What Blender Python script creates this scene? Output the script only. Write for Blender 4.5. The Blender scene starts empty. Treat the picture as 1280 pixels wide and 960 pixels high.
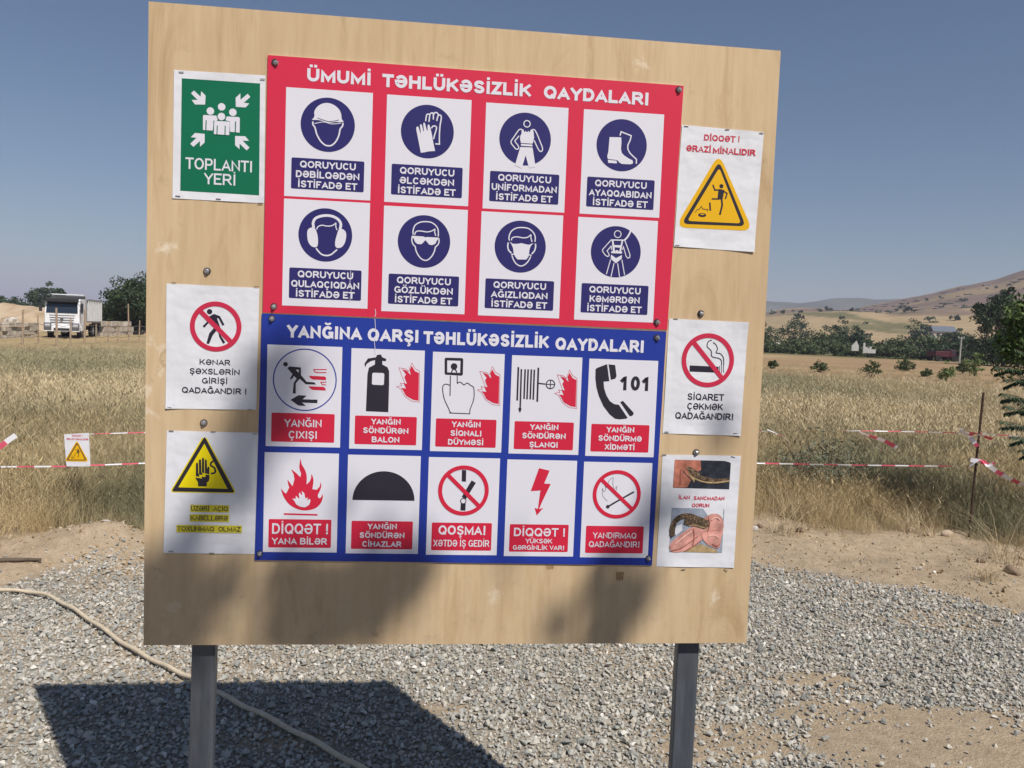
import bpy, bmesh, math, random
import numpy as np
from mathutils import Vector, Matrix
from mathutils.geometry import tessellate_polygon
random.seed(7); rng = np.random.default_rng(11)
SC = bpy.context.scene; COL = SC.collection
PI = math.pi

# ------------------------------------------------------------------ camera, sky, sun, exposure
F, YAW, PITCH, ROLL = 998.86, .1064, -.0647, .0378          # focal length in photo pixels (1280 wide), angles in radians
CAM = np.array([-.0963, -1.9804, 1.600])
BZ = 1.5685                                                  # height of the plywood board's centre
SUN = np.array([.3306, -.5253, .7841]); SUN /= np.linalg.norm(SUN)
def cam_axes():
    cy, sy = math.cos(YAW), math.sin(YAW)
    fwd = np.array([sy*math.cos(PITCH), cy*math.cos(PITCH), math.sin(PITCH)])
    right = np.array([cy, -sy, 0.]); up = np.cross(right, fwd)
    return math.cos(ROLL)*right+math.sin(ROLL)*up, -math.sin(ROLL)*right+math.cos(ROLL)*up, fwd
RT, UP, FW = cam_axes()
cd = bpy.data.cameras.new('camera'); cam = bpy.data.objects.new('camera', cd); COL.objects.link(cam)
cd.sensor_width = 36; cd.lens = F/1280*36; cd.clip_start = .05; cd.clip_end = 20000
cam.matrix_world = Matrix([[RT[0], UP[0], -FW[0], CAM[0]], [RT[1], UP[1], -FW[1], CAM[1]], [RT[2], UP[2], -FW[2], CAM[2]], [0, 0, 0, 1]])
SC.camera = cam
world = bpy.data.worlds.new('World'); SC.world = world; world.use_nodes = True
wn = world.node_tree; bg = wn.nodes['Background']
sky = wn.nodes.new('ShaderNodeTexSky'); sky.sky_type = 'NISHITA'; sky.sun_disc = False
sky.sun_elevation = math.asin(SUN[2]); sky.sun_rotation = math.atan2(SUN[0], SUN[1])
sky.air_density = 1.15; sky.dust_density = .55; sky.ozone_density = 4.5; sky.altitude = 600
wn.links.new(sky.outputs[0], bg.inputs[0]); bg.inputs[1].default_value = .068
sl = bpy.data.lights.new('sun', 'SUN'); sl.energy = 5.0; sl.angle = math.radians(.53); sl.color = (1, .955, .90)
so = bpy.data.objects.new('sun', sl); COL.objects.link(so)
so.rotation_mode = 'QUATERNION'; so.rotation_quaternion = Vector(SUN).to_track_quat('Z', 'Y'); so.location = (0, 0, 30)
SC.view_settings.view_transform = 'Standard'; SC.view_settings.look = 'None'; SC.view_settings.gamma = 1
SC.view_settings.exposure = 0.0
SC.cycles.max_bounces = 6; SC.cycles.volume_bounces = 0

# ------------------------------------------------------------------ measuring helpers: a sight line of the survey photograph met with a plane
def ray(px, py): return RT*((px-640)/F) - UP*((py-480)/F) + FW
def on_board(px, py):                                        # board plane y = 0 -> (u, v), metres from the board's centre
    d = ray(px, py); p = CAM+d*(-CAM[1]/d[1]); return p[0], p[2]-BZ
def on_ground(px, py, z=0.):
    d = ray(px, py); return CAM+d*((z-CAM[2])/d[2])
def at_depth(px, py, Y):                                     # on the vertical plane y = Y
    d = ray(px, py); return CAM+d*((Y-CAM[1])/d[1])
def crop(x0, y0, s): return lambda x, y: on_board(x0+x/s, y0+y/s)

# ------------------------------------------------------------------ helpers
def lin(c): return tuple(((x/255)/12.92 if x <= 10 else (((x/255)+.055)/1.055)**2.4) for x in c)
def new_mat(name, col, rough=.6, spec=.3, metal=0):
    m = bpy.data.materials.new(name); m.use_nodes = True; b = m.node_tree.nodes['Principled BSDF']
    b.inputs['Base Color'].default_value = (*col, 1); b.inputs['Roughness'].default_value = rough
    b.inputs['Specular IOR Level'].default_value = spec; b.inputs['Metallic'].default_value = metal
    return m
def nd(m, t, **k):
    n = m.node_tree.nodes.new(t)
    for a, v in k.items(): setattr(n, a, v)
    return n
def lk(m, a, b): m.node_tree.links.new(a, b)
def noise(m, scale, detail=4, rough=.55, vec=None, coord='Object'):
    n = nd(m, 'ShaderNodeTexNoise'); n.inputs['Scale'].default_value = scale; n.inputs['Detail'].default_value = detail; n.inputs['Roughness'].default_value = rough
    if vec is None:
        tc = nd(m, 'ShaderNodeTexCoord'); vec = tc.outputs[coord]
    lk(m, vec, n.inputs['Vector']); return n
def ramp(m, fac, stops):
    r = nd(m, 'ShaderNodeValToRGB'); e = r.color_ramp.elements
    while len(e) < len(stops): e.new(.5)
    for i, (p, c) in enumerate(stops): e[i].position = p; e[i].color = (*c, 1) if len(c) == 3 else c
    lk(m, fac, r.inputs[0]); return r
def mix(m, fac, a, b, mode='MIX'):
    x = nd(m, 'ShaderNodeMix', data_type='RGBA', blend_type=mode)
    for s, v in ((0, fac), (6, a), (7, b)):
        if hasattr(v, 'is_linked') or hasattr(v, 'links'): lk(m, v, x.inputs[s])
        else: x.inputs[s].default_value = v if s == 0 else (*v, 1)
    return x.outputs[2]
def bump(m, h, strength, dist):
    b = nd(m, 'ShaderNodeBump'); b.inputs['Strength'].default_value = strength; b.inputs['Distance'].default_value = dist
    lk(m, h, b.inputs['Height']); lk(m, b.outputs[0], m.node_tree.nodes['Principled BSDF'].inputs['Normal']); return b
def setc(m, out, sock='Base Color'): lk(m, out, m.node_tree.nodes['Principled BSDF'].inputs[sock])
def mottled(name, col, rough=.6, spec=.3, sc=6, amt=.12, bs=0, bd=.001, metal=0):
    m = new_mat(name, col, rough, spec, metal)
    n = noise(m, sc, 5); hi = tuple(min(1, c*(1+amt)) for c in col); lo = tuple(c*(1-amt) for c in col)
    r = ramp(m, n.outputs[0], [(.3, lo), (.7, hi)]); setc(m, r.outputs[0])
    if bs: n2 = noise(m, sc*8, 4); bump(m, n2.outputs[0], bs, bd)
    return m

def tag(o, label=None, cat=None, group=None, kind=None):
    if label: o['label'] = label
    if cat: o['category'] = cat
    if group: o['group'] = group
    if kind: o['kind'] = kind
    return o
def empty(name, loc, rz=0):
    o = bpy.data.objects.new(name, None); COL.objects.link(o); o.location = loc; o.rotation_euler = (0, 0, rz); o.empty_display_size = .1
    return o
def link(name, me, parent=None):
    o = bpy.data.objects.new(name, me); COL.objects.link(o)
    if parent is not None: o.parent = parent
    return o
class MB:                                                    # collects shapes into ONE mesh
    def __init__(s): s.v = []; s.f = []; s.mi = []; s.mats = []
    def mat(s, m):
        if m not in s.mats: s.mats.append(m)
        return s.mats.index(m)
    def add(s, vs, fs, m):
        k = len(s.v); i = s.mat(m); s.v += [tuple(map(float, p)) for p in vs]; s.f += [tuple(a+k for a in f) for f in fs]; s.mi += [i]*len(fs); return s
    def box(s, a, b, m):
        (x0, y0, z0), (x1, y1, z1) = a, b
        vs = [(x0, y0, z0), (x1, y0, z0), (x1, y1, z0), (x0, y1, z0), (x0, y0, z1), (x1, y0, z1), (x1, y1, z1), (x0, y1, z1)]
        return s.add(vs, [(0, 3, 2, 1), (4, 5, 6, 7), (0, 1, 5, 4), (1, 2, 6, 5), (2, 3, 7, 6), (3, 0, 4, 7)], m)
    def prism(s, prof, x0, x1, m):                           # profile in (y, z), extruded along x
        n = len(prof); vs = [(x0, *p) for p in prof]+[(x1, *p) for p in prof]
        fs = [(i, (i+1) % n, n+(i+1) % n, n+i) for i in range(n)]+[tuple(range(n))[::-1], tuple(range(n, 2*n))]
        return s.add(vs, fs, m)
    def tube(s, pts, r, m, n=8, cap=True):
        pts = [Vector(p) for p in pts]; k = len(pts); R = r if hasattr(r, '__len__') else [r]*k
        vs = []; ref = Vector((0, 0, 1))
        for i, p in enumerate(pts):
            d = (pts[min(i+1, k-1)]-pts[max(i-1, 0)]).normalized()
            a = d.cross(ref if abs(d.z) < .95 else Vector((0, 1, 0))).normalized(); b = d.cross(a)
            for j in range(n):
                t = 2*PI*j/n; vs.append(p+(a*math.cos(t)+b*math.sin(t))*R[i])
        fs = [(i*n+j, i*n+(j+1) % n, (i+1)*n+(j+1) % n, (i+1)*n+j) for i in range(k-1) for j in range(n)]
        if cap: fs += [tuple(range(n))[::-1], tuple(range((k-1)*n, k*n))]
        return s.add(vs, fs, m)
    def build(s, name, parent=None, smooth=False, loc=None):
        me = bpy.data.meshes.new(name); me.from_pydata(s.v, [], s.f)
        for m in s.mats: me.materials.append(m)
        me.polygons.foreach_set('material_index', s.mi)
        if smooth: me.polygons.foreach_set('use_smooth', [True]*len(s.f))
        me.update(); o = link(name, me, parent)
        if loc is not None: o.location = loc
        return o
def bevel(o, w, seg=2):
    b = o.modifiers.new('bevel', 'BEVEL'); b.width = w; b.segments = seg; b.limit_method = 'ANGLE'; return o
def catmull(P, n=6, closed=False):
    P = [np.array(p, float) for p in P]; k = len(P); out = []
    for i in range(k if closed else k-1):
        g = (lambda j: P[j % k]) if closed else (lambda j: P[min(max(j, 0), k-1)])
        a, b, c, d = g(i-1), g(i), g(i+1), g(i+2)
        for t in np.linspace(0, 1, n, endpoint=False):
            out.append(.5*((2*b)+(-a+c)*t+(2*a-5*b+4*c-d)*t*t+(-a+3*b-3*c+d)*t**3))
    if not closed: out.append(P[-1])
    return [tuple(p) for p in out]

# ------------------------------------------------------------------ value noise for terrain and scattering
def vnoise(x, y, seed=0):
    xi = np.floor(x).astype(np.int64); yi = np.floor(y).astype(np.int64); xf = x-xi; yf = y-yi
    def h(a, b):
        n = (a*374761393+b*668265263+seed*1442695041) & 0x7fffffff
        n = ((n ^ (n >> 13))*1274126177) & 0x7fffffff; return ((n ^ (n >> 16)) & 0xffff)/65535.
    u = xf*xf*(3-2*xf); v = yf*yf*(3-2*yf)
    return (h(xi, yi)*(1-u)+h(xi+1, yi)*u)*(1-v)+(h(xi, yi+1)*(1-u)+h(xi+1, yi+1)*u)*v
def fbm(x, y, s, oct=4, seed=0):
    x = np.asarray(x, float)*s; y = np.asarray(y, float)*s; a = 0; w = .5
    for i in range(oct): a = a+w*vnoise(x, y, seed+i*7); x = x*2.03+5.1; y = y*2.03+1.7; w *= .5
    return a/(1-.5**oct)
def sstep(a, b, x): t = np.clip((np.asarray(x, float)-a)/(b-a), 0, 1); return t*t*(3-2*t)

# ------------------------------------------------------------------ materials
WHITE = new_mat('sign_white', (.75, .73, .79), .38, .35)
PAPER = new_mat('poster_paper', (.75, .75, .78), .42, .4)
def wrinkle(m, sc=9, st=.25):
    n = noise(m, sc, 3, .5); bump(m, n.outputs[0], st, .012)
wrinkle(PAPER, 8, .75)
n_ = noise(WHITE, 3, 3); bump(WHITE, n_.outputs[0], .1, .004)
RED = mottled('sign_red', lin((212, 45, 74)), .42, .35, 4, .03)
CRED = mottled('caption_red', lin((208, 38, 66)), .42, .35, 5, .04)
NAVY = mottled('print_navy', lin((46, 42, 104)), .42, .35, 6, .06)
BLUE = mottled('sign_blue', lin((36, 58, 152)), .42, .35, 3, .05)
BLACK = mottled('print_black', (.026, .022, .034), .45, .35, 5, .1)
GREEN = mottled('print_green', lin((6, 108, 76)), .45, .35, 5, .05)
YEL = mottled('print_amber', lin((232, 178, 18)), .5, .3, 5, .05)
YEL2 = mottled('print_yellow', lin((236, 214, 12)), .5, .3, 5, .05)
HILITE = mottled('highlighter_yellow', lin((214, 200, 60)), .6, .2, 8, .05)
INK = mottled('print_ink', lin((45, 40, 55)), .6, .2, 5, .1)
REDINK = mottled('print_red_ink', lin((205, 50, 75)), .6, .2, 5, .05)
STEEL = mottled('screw_steel', (.5, .5, .52), .3, .5, 60, .25, metal=.9)
RUBBER = mottled('washer_rubber', (.03, .03, .032), .7, .3, 60, .2)
SKIN = mottled('print_skin', lin((178, 112, 92)), .5, .3, 38, .5)
SKIN2 = mottled('print_pale_skin', lin((206, 148, 136)), .5, .3, 30, .5)
SNAKE = mottled('print_snake', lin((110, 80, 55)), .5, .3, 160, .6)
_v = nd(SNAKE, 'ShaderNodeTexVoronoi'); _v.inputs['Scale'].default_value = 330; _t = nd(SNAKE, 'ShaderNodeTexCoord'); lk(SNAKE, _t.outputs['Object'], _v.inputs[0])
_n = noise(SNAKE, 45, 3); _m = mix(SNAKE, 1., ramp(SNAKE, _v.outputs['Distance'], [(.15, (.42, .30, .19)), (.5, (.08, .055, .035))]).outputs[0], ramp(SNAKE, _n.outputs[0], [(.35, (.3, .3, .3)), (.6, (1.2, 1.15, 1.1))]).outputs[0], 'MULTIPLY'); setc(SNAKE, _m)
SNAKE2 = mottled('print_snake_belly', lin((175, 150, 110)), .5, .3, 120, .3)
PDARK = mottled('print_dark', lin((45, 48, 58)), .5, .3, 60, .5)
PGREY = mottled('print_grey', lin((150, 158, 172)), .5, .3, 60, .2)

def make_ply():
    m = new_mat('plywood', (.5, .38, .24), .55, .25)
    tc = nd(m, 'ShaderNodeTexCoord'); mp = nd(m, 'ShaderNodeMapping'); lk(m, tc.outputs['Object'], mp.inputs[0]); mp.inputs['Scale'].default_value = (1, 1, .09)
    g = noise(m, 42, 6, .62, mp.outputs[0]); g2 = noise(m, 3.2, 3, .5, mp.outputs[0]); bl = noise(m, 2.1, 4, .6)
    c1 = ramp(m, g.outputs[0], [(.25, (.53, .38, .22)), (.5, (.615, .452, .27)), (.75, (.66, .505, .315))]).outputs[0]
    f2 = ramp(m, g2.outputs[0], [(.35, (.95, .935, .915)), (.65, (1.03, 1.03, 1.03))]).outputs[0]
    c2 = mix(m, 1., c1, f2, 'MULTIPLY')
    # pale scuffs and small knots
    w2 = noise(m, 48, 4, .65); w3 = nd(m, 'ShaderNodeVectorMath', operation='SUBTRACT'); lk(m, w2.outputs['Color'], w3.inputs[0]); w3.inputs[1].default_value = (.5, .5, .5)
    add2 = nd(m, 'ShaderNodeVectorMath', operation='MULTIPLY_ADD'); lk(m, w3.outputs[0], add2.inputs[0]); add2.inputs[1].default_value = (.07, .0, .07); lk(m, tc.outputs['Object'], add2.inputs[2])
    v = nd(m, 'ShaderNodeTexVoronoi'); v.inputs['Scale'].default_value = 2.9; v.inputs['Randomness'].default_value = 1
    wz = noise(m, 14, 4, .6); add = nd(m, 'ShaderNodeVectorMath', operation='MULTIPLY_ADD'); lk(m, wz.outputs['Color'], add.inputs[0]); add.inputs[1].default_value = (.34, .1, .30); lk(m, tc.outputs['Object'], add.inputs[2])
    lk(m, add.outputs[0], v.inputs['Vector'])
    sc = ramp(m, v.outputs['Distance'], [(0, (1, 1, 1)), (.075, (.6, .6, .6)), (.13, (0, 0, 0))]).outputs[0]
    c3 = mix(m, sc, c2, (.78, .66, .50))
    v2 = nd(m, 'ShaderNodeTexVoronoi'); v2.inputs['Scale'].default_value = 9.5
    mp2 = nd(m, 'ShaderNodeMapping'); mp2.inputs['Scale'].default_value = (1, 1, .45); mp2.inputs['Location'].default_value = (3.1, 0, 1.7); lk(m, add.outputs[0], mp2.inputs[0]); lk(m, mp2.outputs[0], v2.inputs['Vector'])
    kn = ramp(m, v2.outputs['Distance'], [(0, (.55, .55, .55)), (.07, (.35, .35, .35)), (.11, (0, 0, 0))]).outputs[0]
    c4 = mix(m, kn, c3, (.36, .24, .13))
    st = ramp(m, bl.outputs[0], [(.4, (0, 0, 0)), (.75, (.35, .35, .35))]).outputs[0]
    c5 = mix(m, st, c4, (.48, .33, .19))
    for px, py, rx, rz, col, k in ((209, 309, .030, .016, (.86, .76, .60), .8), (802, 80, .022, .014, (.86, .76, .60), .7), (618, 745, .018, .030, (.84, .74, .58), .6), (893, 748, .014, .026, (.86, .76, .62), .7), (560, 70, .03, .01, (.40, .28, .17), .45), (203, 226, .012, .022, (.42, .29, .17), .5), (470, 793, .020, .012, (.20, .15, .10), .6), (196, 712, .018, .010, (.32, .22, .13), .7),
                                   (955, 205, .012, .022, (.40, .28, .17), .35), (305, 745, .010, .010, (.30, .21, .13), .5), (232, 60, .02, .009, (.42, .30, .18), .4), (700, 40, .05, .012, (.84, .74, .58), .35), (905, 640, .016, .04, (.42, .30, .19), .35)):
        u, v_ = on_board(px, py); vm = nd(m, 'ShaderNodeVectorMath', operation='SUBTRACT'); lk(m, add2.outputs[0], vm.inputs[0]); vm.inputs[1].default_value = (u, 0, v_)
        vs_ = nd(m, 'ShaderNodeVectorMath', operation='MULTIPLY'); lk(m, vm.outputs[0], vs_.inputs[0]); vs_.inputs[1].default_value = (1/rx, 0, 1/rz); ln = nd(m, 'ShaderNodeVectorMath', operation='LENGTH'); lk(m, vs_.outputs[0], ln.inputs[0])
        k *= .7; f_ = ramp(m, ln.outputs['Value'], [(.2, (k, k, k)), (1., (0, 0, 0))]).outputs[0]; c5 = mix(m, f_, c5, col)
    # rotary-cut figure: wandering darker and paler bands, and dust splashed along the foot
    wm = nd(m, 'ShaderNodeMapping'); wm.inputs['Scale'].default_value = (1, 1, .22); lk(m, tc.outputs['Object'], wm.inputs[0]); fg = noise(m, 5.5, 6, .7, wm.outputs[0]); fg.inputs['Distortion'].default_value = 1.6
    c6 = mix(m, 1., c5, ramp(m, fg.outputs[0], [(.30, (.80, .76, .70)), (.45, (1, 1, 1)), (.58, (1.03, 1.04, 1.06)), (.70, (.88, .85, .80))]).outputs[0], 'MULTIPLY')
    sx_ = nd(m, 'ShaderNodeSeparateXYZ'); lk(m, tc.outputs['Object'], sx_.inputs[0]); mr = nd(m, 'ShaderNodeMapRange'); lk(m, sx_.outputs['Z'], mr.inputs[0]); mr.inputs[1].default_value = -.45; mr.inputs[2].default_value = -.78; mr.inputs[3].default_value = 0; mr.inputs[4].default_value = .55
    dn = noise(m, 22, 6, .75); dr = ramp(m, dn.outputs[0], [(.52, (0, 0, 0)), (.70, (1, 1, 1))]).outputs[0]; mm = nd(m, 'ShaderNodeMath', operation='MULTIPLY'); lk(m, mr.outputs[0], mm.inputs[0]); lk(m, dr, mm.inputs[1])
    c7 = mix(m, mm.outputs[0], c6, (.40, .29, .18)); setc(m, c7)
    bump(m, g.outputs[0], .12, .001); return m
PLY = make_ply()
PLYEDGE = new_mat('plywood_edge', (.5, .38, .24), .8, .2)
_w = nd(PLYEDGE, 'ShaderNodeTexWave', bands_direction='Y'); _w.inputs['Scale'].default_value = 105
_tc = nd(PLYEDGE, 'ShaderNodeTexCoord'); lk(PLYEDGE, _tc.outputs['Object'], _w.inputs[0])
setc(PLYEDGE, ramp(PLYEDGE, _w.outputs[0], [(.3, (.34, .23, .13)), (.7, (.6, .48, .32))]).outputs[0])
def make_post_mat():
    m = new_mat('post_steel', (.13, .14, .155), .42, .5, .35)
    tc = nd(m, 'ShaderNodeTexCoord'); mp = nd(m, 'ShaderNodeMapping'); lk(m, tc.outputs['Object'], mp.inputs[0]); mp.inputs['Scale'].default_value = (1, 1, .12)
    a = noise(m, 60, 5, .6, mp.outputs[0]); b = noise(m, 3, 4, .6)
    c = ramp(m, a.outputs[0], [(.3, (.08, .09, .105)), (.7, (.145, .155, .175))]).outputs[0]
    s = ramp(m, b.outputs[0], [(.45, (0, 0, 0)), (.7, (.6, .6, .6))]).outputs[0]
    setc(m, mix(m, s, c, (.135, .13, .13))); bump(m, a.outputs[0], .1, .001); return m
POST = make_post_mat()

# ------------------------------------------------------------------ flat print: polygons laid proud of a sheet
def tess(pts):
    t = tessellate_polygon([[Vector((p[0], p[1], 0)) for p in pts]])
    return [tuple(x) for x in t]
class Flat:
    def __init__(s, org, base): s.o = org; s.base = base; s.m = MB(); s.k = 0
    def _put(s, vs, fs, mat, lay):
        h = s.base+lay*.00025+s.k*.000012; s.k += 1
        V = [(p[0]-s.o[0], -h-s.o[1], p[1]+BZ-s.o[2]) for p in vs]
        out = []
        for f in fs:
            a = sum(vs[f[i]][0]*vs[f[(i+1) % len(f)]][1]-vs[f[(i+1) % len(f)]][0]*vs[f[i]][1] for i in range(len(f)))
            out.append(f if a > 0 else f[::-1])
        s.m.add(V, out, mat)
    def poly(s, pts, mat, lay=1): s._put(pts, tess(pts), mat, lay); return s
    def rect(s, u0, v0, u1, v1, mat, lay=1, r=0):
        if not r: return s.poly([(u0, v0), (u1, v0), (u1, v1), (u0, v1)], mat, lay)
        P = []
        for cx, cy, a in ((u1-r, v0+r, -90), (u1-r, v1-r, 0), (u0+r, v1-r, 90), (u0+r, v0+r, 180)):
            for k in range(5): t = math.radians(a+k*22.5); P.append((cx+r*math.cos(t), cy+r*math.sin(t)))
        return s.poly(P, mat, lay)
    def disk(s, c, r, mat, lay=1, n=64, ry=None):
        ry = ry or r; return s.poly([(c[0]+r*math.cos(2*PI*i/n), c[1]+ry*math.sin(2*PI*i/n)) for i in range(n)], mat, lay)
    def ring(s, c, r, w, mat, lay=1, n=64):
        return s.stroke([(c[0]+r*math.cos(2*PI*i/n), c[1]+r*math.sin(2*PI*i/n)) for i in range(n)], w, mat, lay, closed=True)
    def stroke(s, pts, w, mat, lay=1, closed=False, cap=0, clamp=None, taper=None):
        P = [np.array(p[:2], float) for p in pts]; n = len(P); L = []; Rr = []
        for i in range(n):
            if closed: a, b = P[i]-P[i-1], P[(i+1) % n]-P[i]
            else: a = P[i]-P[i-1] if i else P[1]-P[0]; b = P[i+1]-P[i] if i < n-1 else P[i]-P[i-1]
            a = a/(np.linalg.norm(a)+1e-12); b = b/(np.linalg.norm(b)+1e-12)
            na = np.array([-a[1], a[0]]); nb = np.array([-b[1], b[0]]); q = na+nb; l = np.linalg.norm(q)
            q = na if l < 1e-6 else q/l; k = min(2.6, 1/max(.2, q@na)); hw = w/2*(taper[i] if taper else 1)
            p = P[i].copy()
            if not closed and i == 0: p = p-a*cap
            if not closed and i == n-1: p = p+a*cap
            L.append(p+q*k*hw); Rr.append(p-q*k*hw)
        V = L+Rr
        if clamp is not None: V = [np.array((v[0], min(max(v[1], clamp[0]), clamp[1]))) for v in V]
        m = n if closed else n-1
        k0 = s.k
        for i in range(m):
            j = (i+1) % n; s.k = k0+(i*.25 if m < 40 else (i % 2)*.2); s._put([tuple(V[i]), tuple(V[j]), tuple(V[n+j]), tuple(V[n+i])], [(0, 1, 2, 3)], mat, lay)
        s.k = k0+1; return s
    def text(s, txt, u0, u1, v, cap, mat, wt=.2, lay=2, serif=False): lettering(s, txt, u0, u1, v, cap, mat, wt, lay, serif); return s
    def build(s, name, parent): return s.m.build(name, parent)

# ------------------------------------------------------------------ a plain grotesque alphabet drawn with strokes
def arc(cx, cy, rx, ry, a0, a1, n=12):
    return [(cx+rx*math.cos(math.radians(a0+(a1-a0)*i/n)), cy+ry*math.sin(math.radians(a0+(a1-a0)*i/n))) for i in range(n+1)]
S_ = catmull([(.95, .77), (.8, .95), (.5, 1), (.17, .93), (.05, .75), (.2, .58), (.5, .51), (.82, .42), (.97, .24), (.83, .06), (.5, 0), (.16, .07), (.02, .26)], 3)
GL = {  # name: (advance, [(points, closed, capped)])
 'A': (1.0, [([(0, 0), (.5, 1), (1, 0)], 0, 1), ([(.2, .28), (.8, .28)], 0, 0)]),
 'B': (1.0, [([(0, .53), (0, 1), (.6, 1)]+arc(.6, .765, .3, .235, 90, -90, 8)+[(0, .53), (0, 0), (.62, 0)]+arc(.62, .265, .38, .265, -90, 90, 8)[1:], 0, 0)]),
 'C': (1.0, [(arc(.52, .5, .52, .5, 38, 322, 18), 0, 0)]),
 'D': (1.0, [([(0, 0), (0, 1), (.45, 1)]+arc(.45, .5, .55, .5, 90, -90, 12)+[(.2, 0)], 1, 0)]),
 'E': (.9, [([(1, 1), (0, 1), (0, 0), (1, 0)], 0, 1), ([(0, .52), (.92, .52)], 0, 0)]),
 'F': (.85, [([(1, 1), (0, 1), (0, 0)], 0, 1), ([(0, .5), (.85, .5)], 0, 0)]),
 'G': (1.08, [(arc(.52, .5, .52, .5, 42, 320, 16)+[(1, .12), (1, .44), (.58, .44)], 0, 0)]),
 'H': (1.0, [([(0, 0), (0, 1)], 0, 1), ([(1, 0), (1, 1)], 0, 1), ([(0, .53), (1, .53)], 0, 0)]),
 'I': (.42, [([(0, 0), (0, 1)], 0, 1)]),
 'K': (1.0, [([(0, 0), (0, 1)], 0, 1), ([(.95, 1), (.0, .33)], 0, 1), ([(.36, .56), (1, 0)], 0, 1)]),
 'L': (.85, [([(0, 1), (0, 0), (1, 0)], 0, 1)]),
 'M': (1.18, [([(0, 0), (0, 1), (.5, .12), (1, 1), (1, 0)], 0, 1)]),
 'N': (1.0, [([(0, 0), (0, 1), (1, 0), (1, 1)], 0, 1)]),
 'O': (1.1, [(arc(.5, .5, .5, .5, 0, 345, 23), 1, 0)]),
 'P': (.92, [([(0, 0), (0, 1), (.6, 1)]+arc(.62, .72, .38, .28, 90, -90, 9)+[(0, .44)], 0, 1)]),
 'Q': (1.1, [(arc(.5, .5, .5, .5, 0, 345, 23), 1, 0), ([(.58, .26), (1.0, -.06)], 0, 0)]),
 'R': (1.02, [([(0, 0), (0, 1), (.6, 1)]+arc(.6, .735, .34, .265, 90, -90, 9)+[(0, .47)], 0, 1), ([(.52, .47), (1, 0)], 0, 1)]),
 'S': (.95, [(S_, 0, 0)]),
 'T': (.9, [([(0, 1), (1, 1)], 0, 1), ([(.5, 1), (.5, 0)], 0, 1)]),
 'U': (1.0, [([(0, 1), (0, .38)]+arc(.5, .38, .5, .38, 180, 360, 12)[1:]+[(1, 1)], 0, 1)]),
 'V': (.95, [([(0, 1), (.5, 0), (1, 1)], 0, 1)]),
 'X': (.95, [([(0, 0), (1, 1)], 0, 1), ([(0, 1), (1, 0)], 0, 1)]),
 'Y': (.95, [([(0, 1), (.5, .45), (1, 1)], 0, 1), ([(.5, .45), (.5, 0)], 0, 1)]),
 'Z': (.88, [([(0, 1), (1, 1), (0, 0), (1, 0)], 0, 1)]),
 'Ə': (1.06, [(arc(.5, .5, .5, .5, 148, -180, 20)+[(1, .5)], 0, 0)]),
 '0': (.8, [(arc(.5, .5, .5, .5, 0, 340, 17), 1, 0)]),
 '1': (.8, [([(.1, .72), (.5, .95), (.58, 1), (.58, 0)], 0, 1)]),
 '!': (.5, [([(0, 1), (0, .36)], 0, 1), ([(0, .08), (0, 0)], 0, 1)]),
 ' ': (.42, []),
}
ACC = {'İ': 'I', 'Ü': 'U', 'Ö': 'O', 'Ğ': 'G', 'Ç': 'C', 'Ş': 'S'}
def lettering(fl, txt, u0, u1, v, cap, mat, wt, lay, serif):
    tot = sum(GL[ACC.get(c, c)][0] for c in txt)*1.0; sb = .06
    k = (u1-u0)/(tot-2*sb); u = u0-sb*k; t = wt*cap
    for ch in txt:
        b = ACC.get(ch, ch); adv, strokes = GL[b]; w = (adv-2*(sb if b not in 'TAVY' else .02))*k; x0 = u+(sb if b not in 'TAVY' else .02)*k
        if b in 'I!': x0 = u+adv*k/2-t/2; w = t
        iw = max(w-t, 0); ih = cap-t
        m = lambda p: (x0+t/2+p[0]*iw, v+t/2+p[1]*ih)
        for pts, closed, capd in strokes:
            P = [m(p) for p in pts]
            tt = t
            if serif:
                dx, dy = abs(P[-1][0]-P[0][0]), abs(P[-1][1]-P[0][1]); tt = t*(.62 if dx > dy and len(pts) < 4 else 1)
            fl.stroke(P, tt, mat, lay, closed=bool(closed), cap=(t/2 if capd else 0), clamp=(v-(.12*cap if b == 'Q' else 0), v+cap))
            if serif and b not in 'OQƏCSG0':
                for p in {P[0], P[-1]}:
                    if abs(p[1]-(v+t/2)) < t*.3 or abs(p[1]-(v+cap-t/2)) < t*.3:
                        e = v+t*.16 if p[1] < v+cap/2 else v+cap-t*.16
                        fl.stroke([(p[0]-t*1.0, e), (p[0]+t*1.0, e)], t*.33, mat, lay)
        mid = x0+w/2; d = t*.46
        if ch in 'İ': fl.rect(mid-d, v+cap*1.09, mid+d, v+cap*1.09+1.8*d, mat, lay)
        if ch in 'ÜÖ':
            for q in (-1, 1): fl.rect(mid+q*.17*cap-d, v+cap*1.09, mid+q*.17*cap+d, v+cap*1.09+1.8*d, mat, lay)
        if ch == 'Ğ': fl.stroke(arc(mid, v+cap*1.28, .2*cap, .14*cap, 190, 350, 8), t*.62, mat, lay)
        if ch in 'ÇŞ': fl.stroke([(mid, v), (mid, v-.09*cap), (mid+.1*cap, v-.15*cap), (mid+.05*cap, v-.24*cap), (mid-.1*cap, v-.25*cap)], t*.5, mat, lay)
        u += adv*k

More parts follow.
